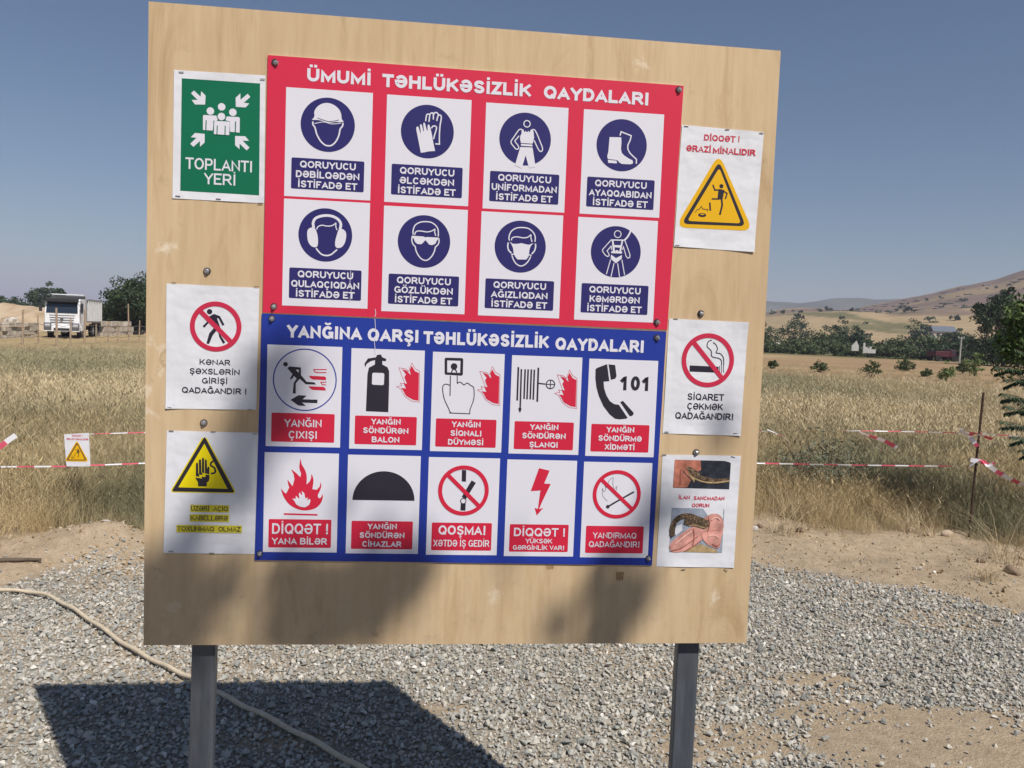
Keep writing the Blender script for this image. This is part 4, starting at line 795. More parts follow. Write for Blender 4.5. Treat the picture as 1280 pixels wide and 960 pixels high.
def rock_mesh(name, mat, n=13, flat=.6, seed=0, smooth=False, sub=0):
    r = np.random.default_rng(seed); bm = bmesh.new(); p = r.normal(size=(n, 3)); p /= np.linalg.norm(p, axis=1)[:, None]; p *= r.uniform(.8, 1.05, (n, 1)); p *= np.array([1, r.uniform(.62, .9), flat*r.uniform(.8, 1.2)])
    for q in p: bm.verts.new(q*.5)
    h = bmesh.ops.convex_hull(bm, input=bm.verts); bmesh.ops.delete(bm, geom=[v for v in bm.verts if not v.link_faces], context='VERTS')
    me = bpy.data.meshes.new(name); bm.to_mesh(me); bm.free(); me.materials.append(mat)
    if smooth: me.polygons.foreach_set('use_smooth', [True]*len(me.polygons))
    return me
sm = [rock_mesh('stone', STONE, 12, .62, 100+i) for i in range(10)]
# gravel: a jittered lattice of crushed stone, thinning over bare dirt
x0, x1, y0, y1, st = -5.6, 6.4, -.9, 4.0, .0178
gx, gy = np.meshgrid(np.arange(x0, x1, st), np.arange(y0, y1, st)); gx = gx.ravel()+rng.uniform(-.5, .5, gx.size)*st; gy = gy.ravel()+rng.uniform(-.5, .5, gy.size)*st
den = 1-sstep(-.10, .16, gy-gravel_edge(gx)+.35*(fbm(gx, gy, 2.5, 4, 71)-.5))
den *= 1-.5*sstep(.60, .70, fbm(gx, gy, 1.3, 4, 43))
for px, py, ax, ay, k in PATCH:
    c = on_ground(px, py); q = ((gx-c[0])/ax)**2+((gy-c[1])/ay)**2+1.6*(fbm(gx, gy, 5, 3, 73)-.5); den *= 1-k*(1-sstep(.7, 1.25, q))
den = np.maximum(den, .012*(gy < gravel_edge(gx)+.9)*(gy > 0))
keep = (rng.random(gx.size) < den) & (gx > -3.4-.62*(gy+.3)) & (gx < 2.6+.95*(gy+1.2)); gx, gy = gx[keep], gy[keep]; N = gx.size
sz = np.clip(rng.lognormal(math.log(.0205), .36, N), .008, .048)
P = np.stack([gx, gy, height(gx, gy)+sz*rng.uniform(.05, .38, N)], 1)
scatter('gravel', P, np.stack([rng.normal(0, .35, N), rng.normal(0, .35, N), rng.uniform(0, 6.28, N)], 1), np.stack([sz]*3, 1), rng.integers(0, 10, N), sm)
# small clods and pebbles over the strip of bare dirt
M_ = 15000; cx = rng.uniform(-4.6, 6.4, M_); cy = gravel_edge(cx)-.3+rng.random(M_)*(grass_edge(cx)-gravel_edge(cx)+.7); s = np.clip(rng.lognormal(math.log(.0115), .62, M_), .004, .06)
cm = [rock_mesh('clod', CLOD, 10, .7, 300+i) for i in range(6)]
scatter('dirt_clods', np.stack([cx, cy, height(cx, cy)+s*.12], 1), rng.uniform(0, 6.28, (M_, 3))*np.array([.1, .1, 1]), np.stack([s]*3, 1), rng.integers(0, 6, M_), cm)

# ------------------------------------------------------------------ dry grass
GRASS = rnd_mat('dry_grass', [(0, (.30, .21, .105)), (.3, (.48, .355, .18)), (.6, (.61, .47, .26)), (.85, (.70, .57, .35)), (1, (.36, .25, .12))], .75, (.75, (.23, .215, .125), .44, .60))
GRASSF = rnd_mat('dry_grass_far', [(0, (.46, .36, .20)), (.5, (.58, .46, .275)), (1, (.67, .56, .36))], .8, (.13, (.33, .295, .175), .45, .60))
def tuft(seed, n, h, rad, w, mat, seg=3, heads=.4, bend=.5):
    r = np.random.default_rng(seed); vs = []; fs = []
    for k in range(n):
        a = r.uniform(0, 6.28); q = rad*math.sqrt(r.random()); b = np.array([q*math.cos(a), q*math.sin(a), 0.]); L = h*r.uniform(.45, 1.05); d = r.uniform(0, 6.28); be = bend*r.uniform(.1, 1.)
        t = r.uniform(0, 6.28); sd = np.array([math.cos(t), math.sin(t), 0])*w*.5; i0 = len(vs)
        for j in range(seg+1):
            u = j/seg; p = b+np.array([math.cos(d)*be*L*u*u, math.sin(d)*be*L*u*u, L*u*(1-.25*be*u)]); ww = (1-u*.75)
            vs += [p-sd*ww, p+sd*ww]
            if j: fs.append((i0+2*j-2, i0+2*j-1, i0+2*j+1, i0+2*j))
        if r.random() < heads:
            p = np.array(vs[-1]); hl = L*r.uniform(.10, .2); q2 = np.array([math.cos(d)*.6*hl, math.sin(d)*.6*hl, hl*.8]); i1 = len(vs); s2 = sd*1.5
            vs += [p, p+q2*.4-s2, p+q2*.4+s2, p+q2]; fs += [(i1, i1+1, i1+3, i1+2)]
    me = bpy.data.meshes.new('tuft'); me.from_pydata([tuple(map(float, v)) for v in vs], [], fs); me.materials.append(mat); return me
near = [tuft(500+i, 40, .50, .13, .0032, GRASS, 3, .45, .7) for i in range(8)]
farT = [tuft(600+i, 44, .52, .30, .0068, GRASSF, 2, .5, .6) for i in range(6)]
def field(n, r0, r1, a0=-56, a1=60):
    n = int(n*1.3)
    r = np.sqrt(rng.uniform(r0*r0, r1*r1, n)); a = np.radians(rng.uniform(a0, a1, n)); return CAM[0]+r*np.sin(a), CAM[1]+r*np.cos(a), r
def place(name, n, r0, r1, src, s0, s1, pw=0):
    x, y, r = field(n, r0, r1); e = y-grass_edge(x)+.25*(fbm(x, y, 3, 3, 81)-.5); k = e > 0; x, y, r, e = x[k], y[k], r[k], e[k]; n = len(x)
    s = rng.uniform(s0, s1, n)*(.75+.5*fbm(x, y, .8, 3, 83))*(.38+.62*sstep(0, 1.1, e))
    scatter(name, np.stack([x, y, height(x, y)-.01], 1), np.stack([rng.normal(0, .13, n), rng.normal(0, .13, n), rng.uniform(0, 6.28, n)], 1), np.stack([s*rng.uniform(.8, 1.5, n), s*rng.uniform(.8, 1.5, n), s], 1), rng.integers(0, len(src), n), src)
place('dry_grass', 15000, 5.2, 12, near, .62, 1.05)
place('dry_grass_middle', 12000, 11.5, 24, farT, .65, 1.0)
place('dry_grass_far', 11000, 23, 33, farT, .6, 1.0)
place('field_stubble', 5000, 32, 60, farT, .22, .4)
WEED = rnd_mat('low_weeds', [(0, (.10, .105, .06)), (.5, (.16, .16, .095)), (1, (.24, .22, .14))], .8)
wd = [tuft(640+i, 46, .30, .16, .006, WEED, 2, .1, 1.2) for i in range(4)]
x, y, r = field(9000, 5.4, 15); e = y-grass_edge(x); k = (e > .1) & (fbm(x, y, .55, 3, 87) > .54); x, y = x[k], y[k]; n = len(x); s = rng.uniform(.7, 1.35, n)
scatter('low_weeds', np.stack([x, y, height(x, y)], 1), np.stack([rng.normal(0, .15, n), rng.normal(0, .15, n), rng.uniform(0, 6.28, n)], 1), np.stack([s*1.1, s*1.1, s], 1), rng.integers(0, 4, n), wd)
# ------------------------------------------------------------------ earth bank and block walls on the left
BK_Y = 82.
def bank_h(x, y):
    p = np.interp(x, [-90, -60, -44, -39, -36, -33, -30, -15, 0], [2.2, 2.5, 2.65, 2.85, 2.7, 2.3, 2.2, 1.8, .6]); t = np.clip(1-np.abs(y-BK_Y)/5.5, 0, 1)
    return p*t**.8*(.80+.40*fbm(x, y, .5, 5, 91))-.25
bx, by = np.meshgrid(np.linspace(-90, 0, 260), np.linspace(BK_Y-6, BK_Y+6, 26))
bn = sstep(.35, .65, fbm(bx, by, .8, 4, 93))[..., None]
tag(grid_mesh('earth_bank', bx, by, bank_h(bx, by), SOIL, np.array([.34, .245, .155])*(1-bn)+np.array([.47, .37, .26])*bn), kind='structure')
BLOCK = mottled('limestone_block', (.50, .44, .36), .9, .1, 1.2, .22, .3, .02)
PALE = mottled('pale_limestone', (.62, .57, .50), .9, .1, 1.5, .15)
def block_wall(P0, P1, rows, bl, bh, label, group=None, ragged=.0, mat=BLOCK):
    P0, P1 = Vector(P0), Vector(P1); d = P1-P0; L = d.length; e = tag(empty('block_wall', P0, math.atan2(d.y, d.x)), label, 'wall', group); base = None; k = 0
    rn = random.Random(int(L*100)); meshes = []
    for v in range(3):
        m = MB(); q = [rn.uniform(-.03, .03) for _ in range(4)]; m.box((.02, q[0], 0), (bl-.02, .4+q[1], bh-.03), mat); o = m.build('block', e); bevel(o, .02, 1); meshes.append(o.data); bpy.data.objects.remove(o)
    for r in range(rows):
        n = int(L/bl)
        for i in range(n):
            if rn.random() < ragged*(r+.3): continue
            o = link('block', meshes[rn.randrange(3)], e); o.location = (i*bl+(bl/2 if r % 2 else 0), rn.uniform(-.05, .05), r*bh-.08); o.rotation_euler = (0, rn.uniform(-.02, .02), rn.uniform(-.04, .04)); k += 1
    return e
a = spot_r(122, 71); b = spot_r(166, 80); block_wall((a.x, a.y, 0), (b.x, b.y, 0), 3, 1.15, .45, 'low pale stone wall running back behind the dump truck to the big round tree', ragged=.03)
a = spot_r(-12, 58); b = spot_r(50, 66); block_wall((a.x, a.y, 0), (b.x, b.y, 0), 4, 1.1, .28, 'ragged low stone wall left of the dump truck behind the wooden stakes', ragged=.12)
rb = [rock_mesh('pale_boulder', PALE, 12, .75, 700+i) for i in range(4)]
for i, (px, r, s, z) in enumerate(((5, 66, .5, .5), (12, 67, .6, .6), (24, 68, .5, .5), (30, 68, .45, .6), (39, 69, .5, .5), (45, 69, .6, .5), (51, 70, .5, .6), (18, 66, .4, .55))):
    p = spot_r(px, r+3); o = link('pale_boulder', rb[i % 4]); o.location = (p.x, p.y-3.6, z*.6+.75); o.scale = (s*1.3, s, s*1.5); o.rotation_euler = (0, 0, i*1.3)
    tag(o, ('first', 'third', 'fifth', 'sixth', 'seventh', 'eighth and last', 'ninth, nearest the truck,', 'second')[i].replace('ninth', 'last').replace('eighth and last', 'eighth')+' pale boulder from the left edge on the ragged stone wall', 'boulder', 'pale boulders heaped left of the truck')
# ------------------------------------------------------------------ stake fence in front of the truck
TIMBER = mottled('stake_timber', (.36, .27, .19), .85, .1, 8, .2); WIRE = mottled('fence_wire', (.16, .14, .12), .6, .3, 8, .2)
fe = tag(empty('stake_fence', spot_r(70, 52)), 'rough fence of wooden stakes and sagging wires in front of the white dump truck', 'fence'); o0 = fe.location.copy()
sp = []
for px, r, h, w in ((-30, 50, 1.9, .10), (28, 51, 1.9, .11), (48, 52, 1.6, .08), (71, 50, 2.05, .12), (88, 51, 1.55, .09), (105.5, 52, 2.0, .12), (120, 56, 1.2, .07), (135, 58, 1.4, .07), (147, 57, 1.3, .07), (161, 60, 2.6, .09), (174, 60, 1.5, .08), (200, 60, 1.7, .09)):
    p = spot_r(px, r)-o0; q = random.uniform(-.05, .05); sp.append((p, h))
    MB().tube([(p.x, p.y, p.z-.1), (p.x+q*.4, p.y, p.z+h*.5), (p.x+q, p.y, p.z+h)], [w*.55, w*.5, w*.42], TIMBER, 7).build('stake', fe)
for hh in (.45, .8, 1.15):
    pts = []
    for k in range(len(sp)-1):
        a, b = sp[k][0], sp[k+1][0]
        for t in (0, .33, .66): pts.append((a.x+(b.x-a.x)*t, a.y+(b.y-a.y)*t-.06, hh+a.z-.10*math.sin(PI*t)))
    MB().tube(pts, .013, WIRE, 4).build('wire', fe)
# ------------------------------------------------------------------ dump truck
TW = mottled('truck_white', (.80, .81, .82), .35, .5, 2, .08); TG = new_mat('truck_glass', (.02, .03, .045), .08, .6); TK = mottled('truck_black', (.03, .03, .032), .6, .3, 6, .2)
TB = mottled('tipper_grey', (.30, .30, .30), .6, .3, 2.5, .18); TRB = mottled('tipper_rib', (.52, .52, .52), .6, .3, 3, .12); TR = mottled('tyre', (.025, .025, .025), .85, .1, 8, .2); LENS = new_mat('headlight_lens', (.55, .56, .58), .15, .6); CHR = mottled('truck_grille_dark', (.10, .10, .11), .45, .5, 9, .2)
tp = spot_r(77.5, 64); tr = tag(empty('dump_truck', (tp.x, tp.y, tp.z), .20), 'white dump truck with ribbed grey tipper body parked behind the stake fence', 'dump truck'); tr.scale = (.88, 1, 1)
m = MB(); m.prism([(0, .75), (0, 1.72), (.16, 2.62), (.28, 2.78), (1.95, 2.78), (1.95, .75)], -1.24, 1.24, TW); cabin = bevel(m.build('cab', tr), .06, 3)
m = MB(); m.add([(-1.12, -.035, 1.78), (1.12, -.035, 1.78), (1.07, .135, 2.52), (-1.07, .135, 2.52)], [(0, 1, 2, 3)], TG); m.add([(-1.12, .03, 1.78), (1.12, .03, 1.78), (1.07, .2, 2.52), (-1.07, .2, 2.52)], [(3, 2, 1, 0)], TG); m.build('windscreen', tr)
for sx in (-1, 1):
    m = MB(); x = sx*1.245; m.add([(x, .30, 1.75), (x, 1.25, 1.75), (x, 1.25, 2.5), (x, .42, 2.5), (x-sx*.02, .30, 1.75), (x-sx*.02, 1.25, 1.75), (x-sx*.02, 1.25, 2.5), (x-sx*.02, .42, 2.5)], [(0, 1, 2, 3) if sx > 0 else (3, 2, 1, 0), (0, 4, 5, 1), (2, 6, 7, 3)], TG); m.build('side_window', tr)
    m = MB(); m.tube([(sx*1.2, -.02, 2.6), (sx*1.42, -.16, 2.62), (sx*1.45, -.18, 2.2)], .02, TK, 6); m.box((sx*1.45-.1, -.24, 1.85), (sx*1.45+.1, -.14, 2.42), TK); m.build('mirror', tr)
    m = MB(); m.box((sx*.98-.2, -.18, .80), (sx*.98+.2, -.1, 1.0), LENS); m.box((sx*.98-.27, -.165, .58), (sx*.98+.27, -.1, 1.08), CHR); bevel(m.build('headlight', tr), .04, 2)
    m = MB(); m.box((sx*1.27-.03, .3, .55), (sx*1.27+.03, 1.5, 1.0), TW); bevel(m.build('step_panel', tr), .02, 2)
bevel(MB().box((-1.15, -.20, 2.52), (1.15, .25, 2.80), TK).build('sun_visor', tr), .05, 2)
m = MB()
for k in range(4): m.box((-.9+.03*k, -.03-.01*k, 1.60-.16*k), (.9-.03*k, .02, 1.63-.16*k), CHR)
m.build('grille', tr); m = MB()
m.tube([(0, -.06, 1.36), (0, -.085, 1.36)], .11, CHR, 20); m.build('round_badge', tr)
m = MB(); m.add([(-1.25, -.12, .55), (1.25, -.12, .55), (1.25, -.12, .95), (.72, -.14, .95), (.6, -.14, .78), (-.6, -.14, .78), (-.72, -.14, .95), (-1.25, -.12, .95)], [(0, 1, 2, 3, 4, 5, 6, 7)], TW); m.box((-1.25, -.118, .5), (1.25, .1, .82), TW); m.box((-.55, -.15, .56), (.55, -.122, .72), TK); m.build('bumper', tr)
m = MB(); m.box((-.45, 1.2, .55), (.45, 7.6, .85), TK); m.build('chassis', tr)
m = MB(); zb, zt = 1.15, 3.02; hw = 1.27
m.box((-hw, 2.25, zb), (hw, 7.9, zb+.12), TB); m.box((-hw, 2.25, zb+.12), (-hw+.07, 7.9, zt-.25), TB); m.box((hw-.07, 2.25, zb+.12), (hw, 7.9, zt-.25), TB); m.box((-hw+.07, 2.25, zb+.12), (hw-.07, 2.33, zt), TB); m.box((-hw+.07, 7.82, zb+.12), (hw-.07, 7.9, zt-.4), TB)
tip = m.build('tipper_body', tr)
for k in range(9):
    for sx in (-1, 1): MB().box((sx*hw-(.0 if sx > 0 else .09), 2.5+k*.62, zb+.1), (sx*hw+(.13 if sx > 0 else 0), 2.58+k*.62, zt-.28), TRB).build('rib', tip)
for sx in (-1, 1): MB().box((sx*(hw+.03)-.06, 2.25, zt-.248), (sx*(hw+.03)+.06, 7.9, zt-.16), TB).build('top_rail', tip)
m = MB(); m.prism([(1.5, zt+.06), (1.5, zt+.10), (2.32, zt+.12), (2.32, zt+.02)], -1.12, 1.2, TW); m.build('cab_guard', tr)
def wheel(x, y):
    m = MB(); m.tube([(x-.15, y, .52), (x-.13, y, .52), (x+.13, y, .52), (x+.15, y, .52)], [.45, .52, .52, .45], TR, 22); w = m.build('wheel', tr, True)
    for s in (-1, 1): MB().tube([(x+s*.152, y, .52), (x+s*.10, y, .52)], [.27, .20], TB, 16).build('rim', w)
for y in (1.05, 5.0, 6.35):
    for x in (-1.05, 1.05): wheel(x, y)
for x in (-1.1, 1.1): MB().box((x-.22, 7.45, .35), (x+.22, 7.5, 1.1), TK).build('mud_flap', tr)

# ------------------------------------------------------------------ trees, bushes
def leaf_mat(name, c0, c1, c2, rough=.6, trans=0):
    m = new_mat(name, c1, rough, .25); g = nd(m, 'ShaderNodeAttribute', attribute_name='tint'); r = ramp(m, g.outputs['Fac'], [(0, c0), (.5, c1), (1, c2)]); setc(m, r.outputs[0]); return m
L_DARK = leaf_mat('foliage_dark', (.022, .040, .018), (.040, .068, .028), (.065, .10, .042)); L_MID = leaf_mat('foliage_mid', (.045, .065, .025), (.075, .10, .038), (.11, .14, .055)); L_LITE = leaf_mat('foliage_light', (.09, .13, .04), (.14, .19, .06), (.20, .26, .09)); L_GREY = leaf_mat('foliage_grey', (.10, .11, .07), (.16, .165, .11), (.22, .22, .15))
BARK = mottled('bark', (.12, .09, .065), .9, .1, 6, .3, .4, .02)
def leaves(name, parent, cen, rad, n, size, mat, seed, clump=.28, nc=26, up=.3, aspect=1.7):
    """cen/rad: ellipsoids; leaf-sized quads gathered in clumps, uneven outline, gaps between"""
    r = np.random.default_rng(seed); C_ = []; T_ = []
    vol = np.array([a[0]*a[1]*a[2] for a in rad]); pr = vol/vol.sum()
    for k in range(nc):
        i = r.choice(len(cen), p=pr); d = r.normal(size=3); d /= np.linalg.norm(d); q = r.uniform(.45, 1.08); c = np.array(cen[i])+d*np.array(rad[i])*q
        m = int(n/nc*r.uniform(.5, 1.5)); s = clump*np.array(rad[i]).mean()*r.uniform(.7, 1.35); off = r.normal(size=(m, 3)); off /= np.maximum(1, np.linalg.norm(off, axis=1)/1.6)[:, None]
        C_.append(c+off*s*np.array([1, 1, .7])); T_.append(np.clip(r.uniform(.15, .85)+r.normal(0, .12, m), 0, 1))
    C = np.concatenate(C_); T = np.concatenate(T_); m = len(C)
    u = r.normal(size=(m, 3)); u /= np.linalg.norm(u, axis=1)[:, None]; w = r.normal(size=(m, 3))+np.array([0, 0, up]); v = np.cross(u, w); v /= np.linalg.norm(v, axis=1)[:, None]
    s = size*r.uniform(.6, 1.3, (m, 1)); u = u*s*.5*aspect; v = v*s*.5
    V = np.stack([C-u, C+v*.9, C+u, C-v*.9], 1).reshape(-1, 3); me = bpy.data.meshes.new(name); me.vertices.add(len(V)); me.vertices.foreach_set('co', V.astype(np.float32).ravel())
    me.loops.add(4*m); me.loops.foreach_set('vertex_index', np.arange(4*m, dtype=np.int32)); me.polygons.add(m); me.polygons.foreach_set('loop_start', np.arange(0, 4*m, 4, dtype=np.int32)); me.update(calc_edges=True)
    me.materials.append(mat); attr_color(me, np.repeat(T, 4)[:, None].repeat(3, 1)); return link(name, me, parent)
def trunk(parent, h, r, seed, spread=.5, nb=6, bark=BARK, lean=0):
    rn = random.Random(seed); m = MB(); pts = [(0, 0, -.1)]+[(rn.uniform(-.04, .04)*h+lean*t*h, rn.uniform(-.04, .04)*h, t*h) for t in (.25, .5, .75, 1)]
    m.tube(pts, [r*1.2, r, r*.8, r*.55, r*.25], bark, 8)
    for k in range(nb):
        t = rn.uniform(.3, .95); a = rn.uniform(0, 6.28); L = spread*h*rn.uniform(.5, 1)*(1.2-t*.6); b = Vector((lean*t*h, 0, t*h))
        m.tube([b, b+Vector((math.cos(a)*L*.5, math.sin(a)*L*.5, L*.35)), b+Vector((math.cos(a)*L, math.sin(a)*L, L*.8))], [r*.45, r*.28, r*.1], bark, 6)
    return m.build('trunk', parent)
def tree(px, r, h, w, mat, label, seed, group=None, cat='tree', n=1400, leaf=.3, blobs=None, name='tree', low=.15, nc=34):
    p = spot_r(px, r); e = tag(empty(name, p), label, cat, group); rn = random.Random(seed)
    if blobs is None:
        blobs = [((rn.uniform(-.28, .28)*w, rn.uniform(-.2, .2)*w, h*(low+(1-low)*t)), (w*.5*k, w*.45*k, h*.25)) for t, k in ((.25, .85), (.5, .95), (.72, .7))]
    leaves('crown', e, [b[0] for b in blobs], [b[1] for b in blobs], n, leaf, mat, seed, nc=nc)
    if cat == 'tree': trunk(e, h*.7, max(.05, h*.022), seed)
    return e
tree(163, 84, 5.6, 5.0, L_DARK, 'big round dark tree by the stone wall right of the dump truck', 1, n=9000, leaf=.17, nc=90, low=.12)
tree(147, 88, 3.8, 3.0, L_DARK, 'smaller dark tree crowding the left side of the big round tree', 12, n=4000, leaf=.17, nc=44)
tree(181, 86, 5.0, 5.0, L_DARK, 'dark tree half hidden behind the left edge of the notice board', 13, n=3500, leaf=.17)
tree(55, 190, 7.6, 3.6, L_DARK, 'slim dark tree rising above the far left tree line', 2, n=2200, leaf=.3, low=.3)
tree(74, 185, 6.8, 4.4, L_DARK, 'wide dark far tree just above the truck roof', 3, n=3200, leaf=.3)
for i, (px, h, w) in enumerate(((-25, 4.4, 9), (4, 4.2, 8), (20, 4.6, 8.5), (37, 4.8, 9), (60, 4.6, 8), (88, 4.0, 7))):
    tree(px, 180+i*3, h, w, L_DARK, ('leftmost', 'second', 'third', 'fourth', 'fifth', 'rightmost')[i]+' low dark bushy tree of the hazy tree line above the earth bank', 20+i, 'low trees along the far left skyline', n=2200, leaf=.3, low=.02)
# right: shrubs dotted over the dry field  (px, base y, width px, height px)
sh = [((965, 462, 13, 11), 'tiny dark shrub in the brown field nearest the notice board'), ((1024, 467, 19, 13), 'low round green shrub in the brown field, second from the notice board'), ((1088, 474, 23, 20), 'largest bright green shrub in the brown field, standing nearest the tall grass'),
      ((1131, 465, 23, 14), 'wide low green shrub in the middle of the brown field'), ((1158, 473, 12, 9), 'small low shrub between the wide shrub and the pale green ones'), ((1182, 478, 20, 20), 'pale yellow green shrub in the brown field left of the utility pole'), ((1203, 468, 13, 14), 'small upright shrub right behind the pale yellow green shrub'), ((1218, 472, 20, 26), 'tall feathery shrub in the brown field under the tall dark trees')]
for i, ((px, py, w, h), lab) in enumerate(sh):
    g = on_ground(px, py); d = math.hypot(*(g-CAM)[:2]); hh = h*d/F*1.12; ww = w*d/F; p = Vector((g[0], g[1], gz(g[0], g[1])))
    e = tag(empty('field_shrub', p), lab, 'shrub', 'shrubs dotted over the dry brown field'); mt = L_LITE if i in (5, 7) else L_MID
    leaves('foliage', e, [(-.12*ww, 0, hh*.38), (.14*ww, 0, hh*.42), (0, 0, hh*.66)], [(ww*.34, ww*.34, hh*.34), (ww*.34, ww*.34, hh*.36), (ww*.22, ww*.24, hh*.3)], 900, .052*d/38, mt, 50+i, nc=30)
    m = MB()
    for k in range(4): a = k*1.6+i; m.tube([(0, 0, -.05), (math.cos(a)*ww*.16, math.sin(a)*ww*.16, hh*.4), (math.cos(a)*ww*.25, math.sin(a)*ww*.25, hh*.7)], [.02, .014, .006], BARK, 5)
    m.build('stem', e)
# tree belt  (px, distance, top py, width px)
belt = [(950, 128, 420, 24, 1), (958, 175, 404, 28, 0), (994, 178, 395, 30, 0), (1008, 186, 400, 26, 0), (1044, 176, 402, 22, 0), (1058, 178, 403, 24, 0), (1012, 128, 420, 44, 1), (1000, 122, 431, 26, 1), (1030, 135, 417, 30, 1), (968, 125, 432, 22, 1), (1048, 124, 434, 20, 1), (1054, 150, 414, 26, 0), (1066, 148, 416, 22, 0), (1072, 150, 411, 22, 0),
        (1068, 122, 434, 24, 1), (1084, 134, 426, 20, 0), (1100, 142, 428, 22, 0), (1108, 124, 431, 26, 1), (1126, 128, 426, 34, 1), (1146, 132, 421, 30, 1), (1154, 134, 426, 26, 0), (1170, 136, 432, 24, 1), (1143, 172, 403, 20, 0), (1188, 178, 421, 34, 0), (1197, 170, 411, 18, 0), (1206, 172, 416, 26, 0), (1190, 128, 430, 24, 0), (1208, 126, 428, 24, 0), (935, 140, 418, 26, 0), (972, 124, 430, 30, 1), (990, 133, 424, 30, 0), (1020, 124, 431, 34, 1), (1036, 140, 420, 30, 0), (1060, 128, 432, 28, 1), (1078, 145, 422, 28, 0), (1096, 130, 430, 30, 1), (1118, 138, 424, 30, 0), (1136, 124, 432, 30, 1), (1150, 150, 420, 34, 0), (1168, 124, 431, 26, 0), (1180, 146, 424, 34, 1), (1200, 150, 422, 34, 0), (1225, 130, 425, 26, 0), (1250, 128, 420, 30, 0), (1275, 130, 425, 30, 0)]
ORD = 'first second third fourth fifth sixth seventh eighth ninth tenth eleventh twelfth thirteenth fourteenth fifteenth sixteenth seventeenth eighteenth nineteenth twentieth twenty-first twenty-second twenty-third twenty-fourth twenty-fifth twenty-sixth twenty-seventh twenty-eighth twenty-ninth thirtieth'.split()
rows = {}
for b in sorted(belt): rows.setdefault('front' if b[1] < 138 else 'middle' if b[1] < 168 else 'back', []).append(b)
for i, (px, r, top, w, k) in enumerate(belt):
    p = spot_r(px, r); hz_ = 415.3+.0378*(px-640); h = CAM[2]+(hz_-top)/F*r*1.02-p.z; ww = w*r/F*1.15
    rw = [n for n in rows if (px, r, top, w, k) in rows[n]][0]; nth = ORD[rows[rw].index((px, r, top, w, k))]
    tree(px, r, max(h, 1.5), ww, (L_MID if k else L_DARK), f"{'bright green' if k else 'dark'} {'broad' if w > 25 else 'narrow'} tree, {nth} from left in {rw} row beyond the brown field", 100+i, 'trees in the belt beyond the brown field', n=1500, leaf=.21, low=.02, nc=26)
tree(1237, 96, 8.0, 3.6, L_DARK, 'tall dark tree of the tight group at right, its gappy left trunk leaning out', 201, n=6500, leaf=.17, nc=90, blobs=[((.1, 0, 1.7), (1.5, 1.3, 1.5)), ((-.7, 0, 4.3), (1.2, 1.1, 1.1)), ((.1, 0, 5.6), (1.4, 1.2, 1.2)), ((.6, 0, 6.7), (.8, .8, .7))])
tree(1258, 97, 8.8, 3.8, L_DARK, 'tallest dark tree of the tight group at right, against the hill', 202, n=8000, leaf=.17, nc=100, blobs=[((0, 0, 1.8), (2.0, 1.6, 1.8)), ((.1, 0, 4.2), (1.6, 1.4, 1.5)), ((0, 0, 6.3), (1.3, 1.2, 1.2)), ((0, 0, 7.6), (.7, .7, .6))])
tree(1276, 99, 7.4, 3.6, L_DARK, 'dark tree at the right end of the tight group, cut by the frame', 203, n=6000, leaf=.17, nc=70, blobs=[((0, 0, 1.8), (2.0, 1.6, 1.8)), ((.3, 0, 4.2), (1.6, 1.4, 1.5)), ((.1, 0, 6.2), (1.1, 1.0, 1.0))])
for i in range(60):                                          # scrub specks on the hills
    r = rng.uniform(235, 640); px = rng.uniform(960, 1300); p = spot_r(px, r); e = leaves('hill_bush', None, [(0, 0, .7)], [(1.6, 1.3, .8)], 46, .8, L_DARK, 300+i, nc=6); e.location = p; e.scale = [rng.uniform(.6, 1.5)]*3
    tag(e, 'dark bush specked over the golden hillside', 'bush', 'bushes specked over the hillside')
OUT = mottled('hill_outcrop', (.17, .145, .13), .95, .05, .3, .2); om = [rock_mesh('hill_outcrop', OUT, 12, .5, 800+i) for i in range(4)]
for i in range(110):
    r = rng.uniform(430, 700); px = rng.uniform(1030, 1300); p = spot_r(px, r); o = link('hill_outcrop', om[i % 4]); o.location = p; s = rng.uniform(2.5, 8); o.scale = (s*1.6, s, s*.45); o.rotation_euler = (0, 0, rng.uniform(0, 6))
    tag(o, 'grey brown rock outcrop on the upper hillside', 'rock outcrop', 'rock outcrops on the hillside')
# ------------------------------------------------------------------ village things beyond the field
WALLW = mottled('white_render', (.55, .53, .50), .8, .2, 1, .1); ROOFB = mottled('slate_roof', (.13, .15, .18), .7, .3, 3, .2); ROOFR = mottled('maroon_paint', (.075, .018, .024), .5, .3, 2, .2)
p = spot_r(1179, 300); e = tag(empty('house', p, -.3), 'small house with a blue grey pitched roof on the slope beyond the tree belt', 'house')
m = MB(); m.box((-2.6, -1.8, -.4), (2.6, 1.8, 1.7), BLOCK); m.build('wall', e)
rf = MB(); rf.prism([(-2.1, 1.6), (0, 3.0), (2.1, 1.6), (2.1, 1.75), (0, 3.15), (-2.1, 1.75)], -2.9, 2.9, ROOFB); rf.build('roof', e)
m = MB(); m.box((2.62, -1.0, -.3), (3.8, 1.4, 2.0), WALLW); m.build('white_annex', e); MB().box((-.5, -1.84, -.1), (.3, -1.802, 1.3), TK).build('door', e); MB().box((-1.9, -1.84, .5), (-1.1, -1.802, 1.2), TK).build('window', e); MB().box((1, -1.84, .5), (1.8, -1.802, 1.2), TK).build('window', e); e.scale = (1.25, 1.25, 1.25)
p = spot_r(1071, 118); e = tag(empty('ruined_gable', p, -.3), 'white pointed gable of a ruined house among the belt of trees', 'ruin')
MB().prism([(-.15, -.2), (.15, -.2), (.15, 1.0), (-.15, 1.0)], -1.0, 1.0, WALLW).build('wall', e)
